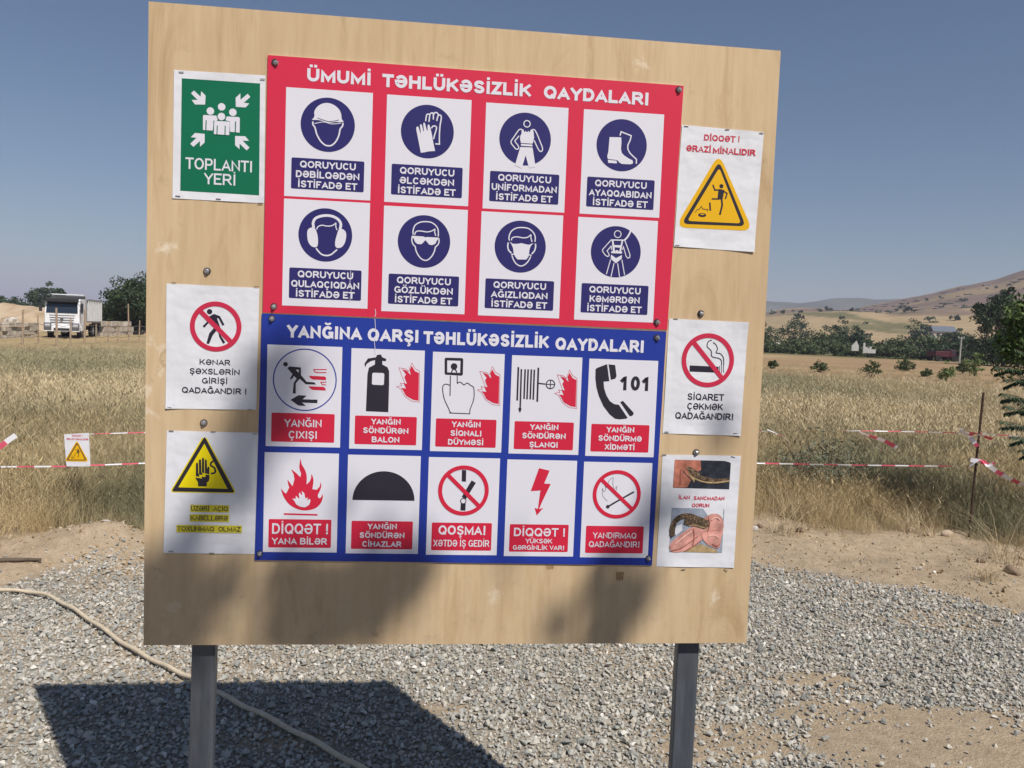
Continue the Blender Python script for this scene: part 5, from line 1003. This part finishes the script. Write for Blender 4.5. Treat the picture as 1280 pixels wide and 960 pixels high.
m = MB(); m.add([(-1.0, -.14, 1.002), (1.0, -.14, 1.002), (.3, -.14, 2.3), (-1.0, .14, 1.002), (1.0, .14, 1.002), (.3, .14, 2.3)], [(0, 1, 2), (5, 4, 3), (0, 2, 5, 3), (1, 4, 5, 2)], WALLW); m.build('gable', e); e.scale = (.45, 1, .55); e.location.z += 1.0
p = spot_r(1089, 119); e = tag(empty('broken_wall', p, -.3), 'white broken wall stepping down to the right among the belt of trees', 'ruin')
m = MB()
for k, (x0_, x1_, h) in enumerate(((-1.6, -1.1, 2.1), (-1.098, -.5, 1.2), (-.498, .0, .9), (.002, .5, 1.3), (.502, 1.6, .7))): m.box((x0_, -.12-.004*k, -.2), (x1_, .12+.004*k, h), WALLW)
m.build('wall', e); e.scale = (.5, 1, .6); e.location.z += .75
for i, (px, r, L) in enumerate(((984, 150, 5.5), (1050, 156, 4.5))):
    p = spot_r(px, r); e = tag(empty('shed_roof', p, -.35), ('long low tin roof among the trees nearest the notice board' if i == 0 else 'low tin roof between the trees left of the white ruin'), 'shed')
    m = MB(); m.box((-L*.45, -.8, -.2), (L*.45, .8, 1.1), BLOCK); m.build('wall', e); m = MB(); m.prism([(-1.1, 1.12), (1.1, 1.45), (1.1, 1.52), (-1.1, 1.19)], -L/2, L/2, PALE); m.build('roof', e)
p = spot_r(1178, 112); p.z += .05; e = tag(empty('parked_lorry', p, .03), 'dark red lorry parked at the foot of the trees beyond the field', 'lorry')
bevel(MB().box((-1.2, -.9, .55), (.75, .9, 1.25), ROOFR).build('cargo_body', e), .05, 2); bevel(MB().box((.82, -.85, .45), (1.6, .85, 1.45), ROOFR).build('cab', e), .12, 3)
MB().box((1.0, -.87, 1.0), (1.45, -.852, 1.35), TG).build('side_window', e); MB().box((1.602, -.7, 1.0), (1.62, .7, 1.38), TG).build('windscreen', e)
for x in (-.8, 1.35):
    for y in (-.8, .8): MB().tube([(x, y-.12, .4), (x, y+.12, .4)], .4, TR, 16).build('wheel', e)
POLE = mottled('pole_concrete', (.42, .41, .38), .8, .2, 4, .15)
p = spot_r(1203, 104); e = tag(empty('utility_pole', p), 'thin pale utility pole standing in front of the tall dark trees', 'utility pole')
MB().tube([(0, 0, -.2), (.03, 0, 2.4), (.05, 0, 3.0)], [.10, .08, .07], POLE, 8).build('pole', e); MB().tube([(-.35, 0, 2.86), (.42, 0, 2.86)], .04, POLE, 6).build('crossarm', e)
for x in (-.3, .35): MB().tube([(x, 0, 2.9), (x, 0, 3.05)], [.05, .03], WALLW, 8).build('insulator', e)
# ------------------------------------------------------------------ rocks, hose, stick
RK = [mottled('field_rock_tan', (.46, .36, .26), .85, .2, 14, .15, .4, .01), mottled('field_rock_pale', (.55, .50, .45), .85, .2, 14, .15, .4, .01), mottled('field_rock_brown', (.25, .18, .13), .9, .1, 14, .2, .4, .01)]
for i, (px, py, w, mi, lab) in enumerate(((942, 664, .085, 1, 'pale flat stone on the bare dirt just right of the notice board'), (950, 659, .07, 2, 'dark brown clod beside the pale flat stone near the notice board'), (1137, 664, .095, 0, 'tan upright stone at the foot of the straw clump'), (1184, 669, .12, 0, 'rounded tan stone left of the rusty rod at the grass edge'),
        (1160, 669, .07, 0, 'small tan stone between the upright stone and the rounded one'), (1266, 708, .12, 2, 'dark earth lump at the far right of the bare dirt'), (1226, 702, .09, 2, 'dark earth lump below the rusty rod'), (1001, 666, .10, 2, 'dark hollow clod at the grass edge right of the board'), (132, 672, .13, 1, 'pale stone on top of the small dirt mound'), (78, 700, .05, 1, 'small pale pebble on the dirt left of the mound'))):
    p = spot(px, py); me = rock_mesh('rock', RK[mi], 26, .72, 400+i, True); o = link('rock', me); o.location = (p.x, p.y, p.z+w*.18); o.scale = (w*1.25, w, w*1.05); o.rotation_euler = (.1, .1, i*1.1)
    ss = o.modifiers.new('smooth', 'SUBSURF'); ss.levels = ss.render_levels = 1; tag(o, lab, 'rock')
HOSE = mottled('hose_rubber', (.60, .50, .36), .6, .3, 30, .12)
pts = catmull([tuple(spot(*q)+Vector((0, 0, .026))) for q in [(-260, 735), (-120, 738), (0, 743), (50, 747), (85, 763), (120, 786), (160, 814), (200, 836), (236, 853), (270, 872), (320, 897), (380, 928), (440, 962), (500, 1000), (560, 1050)]], 7)
pts = [(x, y, z+.004*math.sin(i*.9)) for i, (x, y, z) in enumerate(pts)]
tag(MB().tube(pts, .0105, HOSE, 10).build('hose', None, True), 'thin beige hose snaking over the gravel and under the notice board', 'hose')
a, b = spot(-25, 706), spot(52, 687); tag(MB().tube([a+Vector((0, 0, .02)), (a+b)/2+Vector((0, 0, .03)), b+Vector((0, 0, .03))], [.016, .014, .009], mottled('dead_stick', (.13, .10, .075), .9, .1, 20, .2), 8).build('stick', None, True), 'dark straight stick lying on the dirt at the left edge', 'stick')
# ------------------------------------------------------------------ barrier tape on rusty rods, small warning notice
RUST = mottled('rusty_rod', (.075, .045, .035), .85, .2, 40, .3, .3, .002)
def rod(px, py, top, label):
    p = spot(px, py); h = top-p.z; e = tag(empty('rebar_post', p), label, 'post'); q = (.035 if px > 1000 else .02)
    MB().tube([(0, 0, -.2), (q*.4, 0, h*.5), (q, 0, h)], .009, RUST, 8).build('rod', e)
    m = MB()
    for k in range(int(h/.05)): z = k*.05+.01; m.tube([(q*z/h, 0, z), (q*z/h, 0, z+.012)], .0115, RUST, 8)
    m.build('rib', e)['kind'] = 'stuff'; return p, q, h
TY = spot(1211, 670).y
rod(1211, 670, at_depth(1212, 490, TY)[2], 'thin rusty steel rod holding both barrier tapes at right'); rod(-95, 700, 1.15, 'thin rusty steel rod out at the left end of the barrier tape')
TRED = new_mat('tape_red', (.66, .10, .16), .4, .4); TWH = new_mat('tape_white', (.78, .76, .78), .4, .4)
def ribbon(name, pts, w, parent, off=0., stripe=.085, twist=1.3, seed=0, n=None):
    P = [Vector(p) for p in pts]; L = sum((P[i+1]-P[i]).length for i in range(len(P)-1)); n = n or max(10, int(L/.02)); ds = []; cum = [0]
    for i in range(len(P)-1): cum.append(cum[-1]+(P[i+1]-P[i]).length)
    m = MB(); rn = random.Random(seed); ph = rn.uniform(0, 6); row = []
    for k in range(n+1):
        s = L*k/n; i = max(j for j in range(len(P)) if cum[j] <= s+1e-9); i = min(i, len(P)-2); t = (s-cum[i])/max(1e-9, cum[i+1]-cum[i]); c = P[i].lerp(P[i+1], t)
        d = (P[i+1]-P[i]).normalized(); a = twist*math.sin(s*1.15+ph)+.7*math.sin(s*3.1+ph*2); up = Vector((0, 0, 1)).cross(d).normalized(); vv = d.cross(up).normalized(); x = (vv*math.cos(a)+up*math.sin(a))*w*.5
        row.append((c+x, c-x, s))
    for k in range(n):
        a, b = row[k], row[k+1]; m.add([a[0], b[0], b[1], a[1]], [(0, 1, 2, 3)], TRED if int((a[2]+off)/stripe) % 2 else TWH)
    o = m.build(name, parent); return o
def tp_(px, py, Y=None): return Vector(at_depth(px, py, Y or TY))
lo = tag(empty('lower_barrier_tape', tp_(-95, 583)), 'lower red and white barrier tape running behind the board to the rusty rod', 'barrier tape'); O = lo.location
ribbon('tape', [p-O for p in (tp_(-95, 581), tp_(0, 583.5), tp_(80, 583), tp_(180, 579), tp_(560, 580), tp_(945, 579), tp_(1080, 581.5), tp_(1212, 583))], .0105, lo, twist=1.1, seed=3, stripe=.125)
def loose(parent, O, pp, w, seed, Y=None): return ribbon('loose_end', catmull([tuple(tp_(*q, Y)-O+Vector((0, -.03*i, 0))) for i, q in enumerate(pp)], 5), w*.72, parent, twist=1.3, seed=seed, stripe=.07)
loose(lo, O, [(1213, 575), (1226, 577), (1240, 588), (1255, 597), (1267, 603)], .05, 5); loose(lo, O, [(1212, 583), (1222, 574), (1228, 581), (1234, 576)], .05, 8); loose(lo, O, [(20, 544), (14, 549), (8, 555), (3, 560)], .055, 9)
hi = tag(empty('upper_barrier_tape', tp_(96, 543)), 'upper red and white barrier tape with fluttering knotted ends', 'barrier tape'); O2 = hi.location
ribbon('tape', [p-O2 for p in (tp_(96, 543), tp_(180, 540.5), tp_(560, 540), tp_(945, 539), tp_(1080, 538.5), tp_(1212, 541), tp_(1290, 547), tp_(1400, 552))], .0075, hi, twist=1.2, seed=4, stripe=.12)
for k, (pp, w) in enumerate((([(959, 537), (968, 541), (977, 546), (983, 553)], .05), ([(1070, 539), (1076, 546), (1084, 553), (1094, 561)], .06), ([(1074, 540), (1090, 546), (1103, 551), (1113, 558)], .05), ([(1197, 536), (1208, 539), (1220, 543), (1231, 547)], .06), ([(1200, 537), (1206, 543), (1211, 541)], .05), ([(1212, 545), (1214, 551), (1216, 557)], .045))): loose(hi, O2, pp, w, 20+k)
q_ = lambda x, y: on_board(x, y)
p = [tp_(*c, TY-.01) for c in ((80, 543), (111, 541), (113, 583), (83, 583))]; nt = tag(empty('tape_notice', (p[3]+p[2])/2), 'small white mine warning sheet hanging on the barrier tape at left', 'notice'); O3 = nt.location
m = MB(); m.add([v-O3 for v in p]+[v-O3+Vector((0, .001, 0)) for v in p], [(3, 2, 1, 0), (4, 5, 6, 7), (0, 1, 5, 4), (1, 2, 6, 5), (2, 3, 7, 6), (3, 0, 4, 7)], PAPER); m.build('paper_sheet', nt)
def local_print(name, fn):                                   # print laid on the hanging sheet: same drawing helpers, shifted to its plane
    f = Flat((0, 0, 0), 0); fn(f); o = f.build(name, nt); k = (p[1].x-p[0].x)/.205; c0 = ((842.2+954.7)/2, 235); cu, cv = on_board(898, 236); mid = (p[0]+p[1]+p[2]+p[3])/4-O3
    o.data.transform(Matrix.Translation((mid.x, mid.y-.0006, mid.z)) @ Matrix.Diagonal((k, 1, k, 1)) @ Matrix.Translation((-cu, 0, -(cv+BZ)))); return o
q = crop(820, 140, 5.05)
local_print('pictogram', lambda f: (tri(f, [q(397, 262), q(120, 728), q(610, 752)], .030, YEL, 1), tri(f, [q(398, 310), q(160, 706), q(566, 722)], .018, BLACK, 2), tri(f, [q(398, 352), q(196, 688), q(535, 704)], .010, YEL, 3), mine(f, q, 1.1)))
def _lt(f):
    A, B = q(302, 182), q(520, 190); f.text('DİQQƏT !', A[0], B[0], (A[1]+B[1])/2, .0150, REDINK, .2, 1, True); A, B = q(190, 248), q(625, 275); f.text('ƏRAZİ MİNALIDIR', A[0], B[0], (A[1]+B[1])/2, .0152, REDINK, .2, 1, True)
local_print('lettering', _lt)
# ------------------------------------------------------------------ straw clumps and a grey green weed bush in the grass edge
g = spot(1062, 640); wb = tag(empty('weed_bush', (g.x, g.y+.50, g.z-.08)), 'grey green wiry weed bush showing through the dry grass right of the board', 'bush')
leaves('foliage', wb, [(0, 0, .45), (.15, 0, .3), (-.22, 0, .3)], [(.42, .3, .32), (.4, .3, .24), (.36, .3, .24)], 2300, .013, L_GREY, 900, nc=90, clump=.3, aspect=5)
m = MB()
for k in range(26): a = k*2.4; r = random.uniform(.1, .5); m.tube([(0, 0, 0), (math.cos(a)*r*.5, math.sin(a)*r*.3, .3), (math.cos(a)*r, math.sin(a)*r*.6, random.uniform(.4, .8))], [.006, .004, .002], BARK, 4)
m.build('stem', wb)
STRAWM = [mottled('bright_straw', (.52, .41, .25), .8, .1, 9, .2)]
for i, (px, py, s, lab) in enumerate(((1146, 668, .85, 'tangled bright straw clump behind the tan stones'), (1262, 700, 1.3, 'bright straw clump at the far right edge of the dirt'), (985, 668, .9, 'pale straw clump spilling onto the dirt right of the board'), (1230, 726, .5, 'thin straw wisp lying where gravel meets dirt at right'))):
    t_ = tuft(950+i, 90, .42*s, .16*s, .0035, STRAWM[0], 3, .2, 1.8); t_.name = 'straw_clump'; o = link('straw_clump', t_); o.location = spot(px, py); tag(o, lab, 'straw clump')
# ------------------------------------------------------------------ sapling at the right edge, drooping fronds
YL = leaf_mat('young_leaf', (.045, .075, .022), (.075, .12, .035), (.13, .18, .06)); FR = leaf_mat('frond_leaf', (.02, .038, .02), (.03, .055, .026), (.045, .075, .035))
sg = tag(empty('sapling', spot(1345, 668)), 'young tree with drooping dark feathery fronds and pale green top at the right edge', 'sapling'); SO = sg.location; SY = SO.y
MB().tube([(0, 0, -.1), (.02, 0, .8), (-.02, .02, 1.5), (0, 0, 2.15)], [.03, .024, .016, .006], BARK, 8).build('trunk', sg)
def frond(a, b, c, n, L, w, mat, seed):
    rn = random.Random(seed); P = catmull([a, b, c], 10); m = MB(); m.tube(P, [.006*(1-.8*i/len(P)) for i in range(len(P))], BARK, 5); vs = []; T = []
    fs = []
    for i in range(n):
        t = .12+.88*i/(n-1); k = t*(len(P)-1); j = min(int(k), len(P)-2); p = Vector(P[j]).lerp(Vector(P[j+1]), k-j); d = (Vector(P[j+1])-Vector(P[j])).normalized(); sd = d.cross(Vector((0, 0, 1))).normalized()
        for s in (-1, 1):
            l = L*(1-.5*t)*rn.uniform(.75, 1.15); dr = (sd*s*.75+Vector((0, 0, -1))*rn.uniform(.5, 1.1)+d*.55).normalized(); wv = dr.cross(sd*s+d*.3).normalized()*w*rn.uniform(.8, 1.2); k0 = len(vs)
            vs += [p, p+dr*l*.4+wv, p+dr*l+Vector((0, 0, -l*.12)), p+dr*l*.4-wv]; fs.append((k0, k0+1, k0+2, k0+3)); T += [rn.random()]*4
    o = m.build('branch', sg); me = bpy.data.meshes.new('frond'); me.from_pydata([tuple(v) for v in vs], [], fs); me.materials.append(mat); attr_color(me, np.array(T)[:, None].repeat(3, 1)); link('frond', me, o)
def sx(px, py, dy=0): return Vector(at_depth(px, py, SY+dy))-SO
k = 0
for (x0_, y0_), (x1_, y1_), (x2_, y2_) in (((1318, 478), (1275, 462), (1238, 462)), ((1322, 500), (1285, 476), (1250, 478)), ((1330, 530), (1282, 500), (1246, 495)), ((1335, 545), (1290, 516), (1250, 511)), ((1335, 556), (1290, 535), (1244, 529)), ((1335, 575), (1292, 550), (1258, 549)), ((1330, 590), (1298, 566), (1270, 566)), ((1325, 470), (1290, 446), (1262, 440)), ((1340, 515), (1300, 486), (1272, 474)), ((1340, 540), (1302, 520), (1268, 508)), ((1345, 480), (1400, 465), (1440, 480)), ((1345, 540), (1400, 520), (1450, 545))):
    for dy in (-.10, .12): frond(sx(x0_, y0_, 0), sx(x1_, y1_, dy*.6), sx(x2_+abs(dy)*60, y2_+dy*40, dy*1.6), 26, .095, .0085, FR, k); k += 1
c1 = [tuple(sx(x, y, d)) for x, y, d in ((1290, 410, 0), (1268, 430, .1), (1305, 440, -.1), (1278, 392, .05), (1264, 452, .0), (1320, 400, .1), (1300, 460, .1))]
leaves('crown', sg, c1, [(.12, .16, .12)]*len(c1), 3600, .022, YL, 950, nc=60, clump=.42, aspect=2.4, up=.8)
# ------------------------------------------------------------------ shade tree behind the photographer: its upper twigs shade the foot of the board
st_ = tag(empty('shade_tree', (3.2, -6.2, 0)), 'tall leafy tree standing behind the photographer, shading the foot of the board', 'tree'); TO = Vector((3.2, -6.2, 0)); S3 = Vector(SUN)
r = np.random.default_rng(77); C_ = []
def shade_blob(px, py, rx, ry, n, t0=8.6, ang=0.):            # a twig of leaves up along the sun's direction from this spot of the board
    u, v = on_board(px, py); c = Vector((u, 0, v+BZ))+S3*t0; a1 = Vector((1, 0, 0)); a1 = (a1-S3*a1.dot(S3)).normalized(); a2 = S3.cross(a1)
    ca, sa = math.cos(ang), math.sin(ang)
    n = int(n*PI*rx*ry/.0045)
    for _ in range(n):
        x, y = r.normal(0, .5), r.normal(0, .5); x_, y_ = x*rx*ca-y*ry*sa, x*rx*sa+y*ry*ca; C_.append(c+a1*x_+a2*y_*.62+S3*r.normal(0, .35)+Vector((0, 0, 0)))
# (px, py, half-width m, half-height m, leaves, height along the ray, tilt)
for b in ((222, 752, .12, .18, 3.0, 7.9, .15), (205, 800, .11, .10, 2.4, 8.2, 0), (272, 735, .045, .10, 1.2, 8.2, -.2), (240, 670, .05, .20, 2.2, 8.5, -.65), (288, 585, .055, .22, 2.4, 8.5, -.5), (322, 505, .05, .17, 2.2, 8.6, -.3),
          (425, 772, .17, .13, 3.2, 7.8, 0), (455, 735, .14, .12, 3.0, 7.8, 0), (360, 755, .06, .09, 2.2, 7.8, .3), (500, 712, .05, .06, 1.2, 8.2, 0), (385, 640, .08, .08, .35, 8.6, 0), (480, 672, .12, .05, .8, 8.4, 0), (345, 560, .03, .18, .9, 8.6, -.3), (620, 690, .2, .04, .25, 8.4, 0),
          (752, 775, .11, .13, 2.8, 7.8, -.3), (785, 730, .055, .13, 2.2, 8.0, -.45), (815, 640, .04, .16, 1.5, 8.5, -.45), (450, 540, .1, .06, .2, 8.6, 0)): shade_blob(*b)
body = []; centres = []
while len(centres) < 230:                                     # the crown proper, in clumps: everything whose shade falls below the board
    q = r.normal(size=3); q = q/np.linalg.norm(q)*r.uniform(.35, 1.)**.6*np.array([2.5, 2.0, 2.1])+np.array([3.1, -5.5, 5.2])
    zp = q[2]+q[1]*SUN[2]/-SUN[1]
    if zp > .22 or q[1] > -3.0: continue
    centres.append(Vector(q))
for c in centres:
    for _ in range(70): body.append(c+Vector(r.normal(size=3)*np.array([.20, .20, .14])))
body = [q for q in body if q.z+q.y*SUN[2]/-SUN[1] < .62]
def leaf_cloud(name, pts, size, parent, O):
    m_ = len(pts); C = np.array([tuple(p-O) for p in pts]); u = r.normal(size=(m_, 3)); u /= np.linalg.norm(u, axis=1)[:, None]; v = np.cross(u, r.normal(size=(m_, 3))); v /= np.linalg.norm(v, axis=1)[:, None]; s = size*r.uniform(.7, 1.3, (m_, 1))
    V = np.stack([C-u*s*.8, C+v*s*.45, C+u*s*.8, C-v*s*.45], 1).reshape(-1, 3); me = bpy.data.meshes.new(name); me.from_pydata([tuple(x) for x in V.tolist()], [], [tuple(range(4*i, 4*i+4)) for i in range(m_)]); me.materials.append(L_MID); attr_color(me, np.repeat(r.random(m_), 4)[:, None].repeat(3, 1)); return link(name, me, parent)
leaf_cloud('crown', body+C_, .078, st_, TO)
m = MB(); m.tube([(0, 0, -.2), (.05, .1, 1.6), (-.1, .4, 3.2), (-.3, .9, 4.8), (-.4, 1.2, 6.2)], [.2, .17, .14, .10, .04], BARK, 10)
for (px, py, t) in ((232, 752, 8.4), (420, 770, 8.2), (735, 770, 8.3), (300, 575, 8.9), (800, 630, 9.)):
    u, v = on_board(px, py); tip = Vector((u, 0, v+BZ))+S3*t-TO; b = Vector((-.2, .8, 4.2)); m.tube([b, b.lerp(tip, .5)+Vector((0, 0, -.3)), tip], [.06, .03, .008], BARK, 6)
for k, c in enumerate(centres[::3]):
    b = Vector((-.1-.05*(k % 4), .4+.15*(k % 5), 3.0+.35*(k % 6))); tip = c-TO; m.tube([b, b.lerp(tip, .5)+Vector((0, 0, -.15)), tip], [.05, .028, .007], BARK, 5)
m.build('trunk', st_)
# ------------------------------------------------------------------ the summer haze over the plain
hz = bpy.data.materials.new('haze_air'); hz.use_nodes = True; nt_ = hz.node_tree; nt_.nodes.remove(nt_.nodes['Principled BSDF']); pv = nt_.nodes.new('ShaderNodeVolumePrincipled'); pv.inputs['Color'].default_value = (.82, .81, 1, 1); pv.inputs['Density'].default_value = .00036; pv.inputs['Anisotropy'].default_value = .0
nt_.links.new(pv.outputs[0], nt_.nodes['Material Output'].inputs['Volume'])
o = MB().box((-5600, -5600, -20), (5600, 5600, 150), hz).build('haze'); tag(o, kind='stuff')
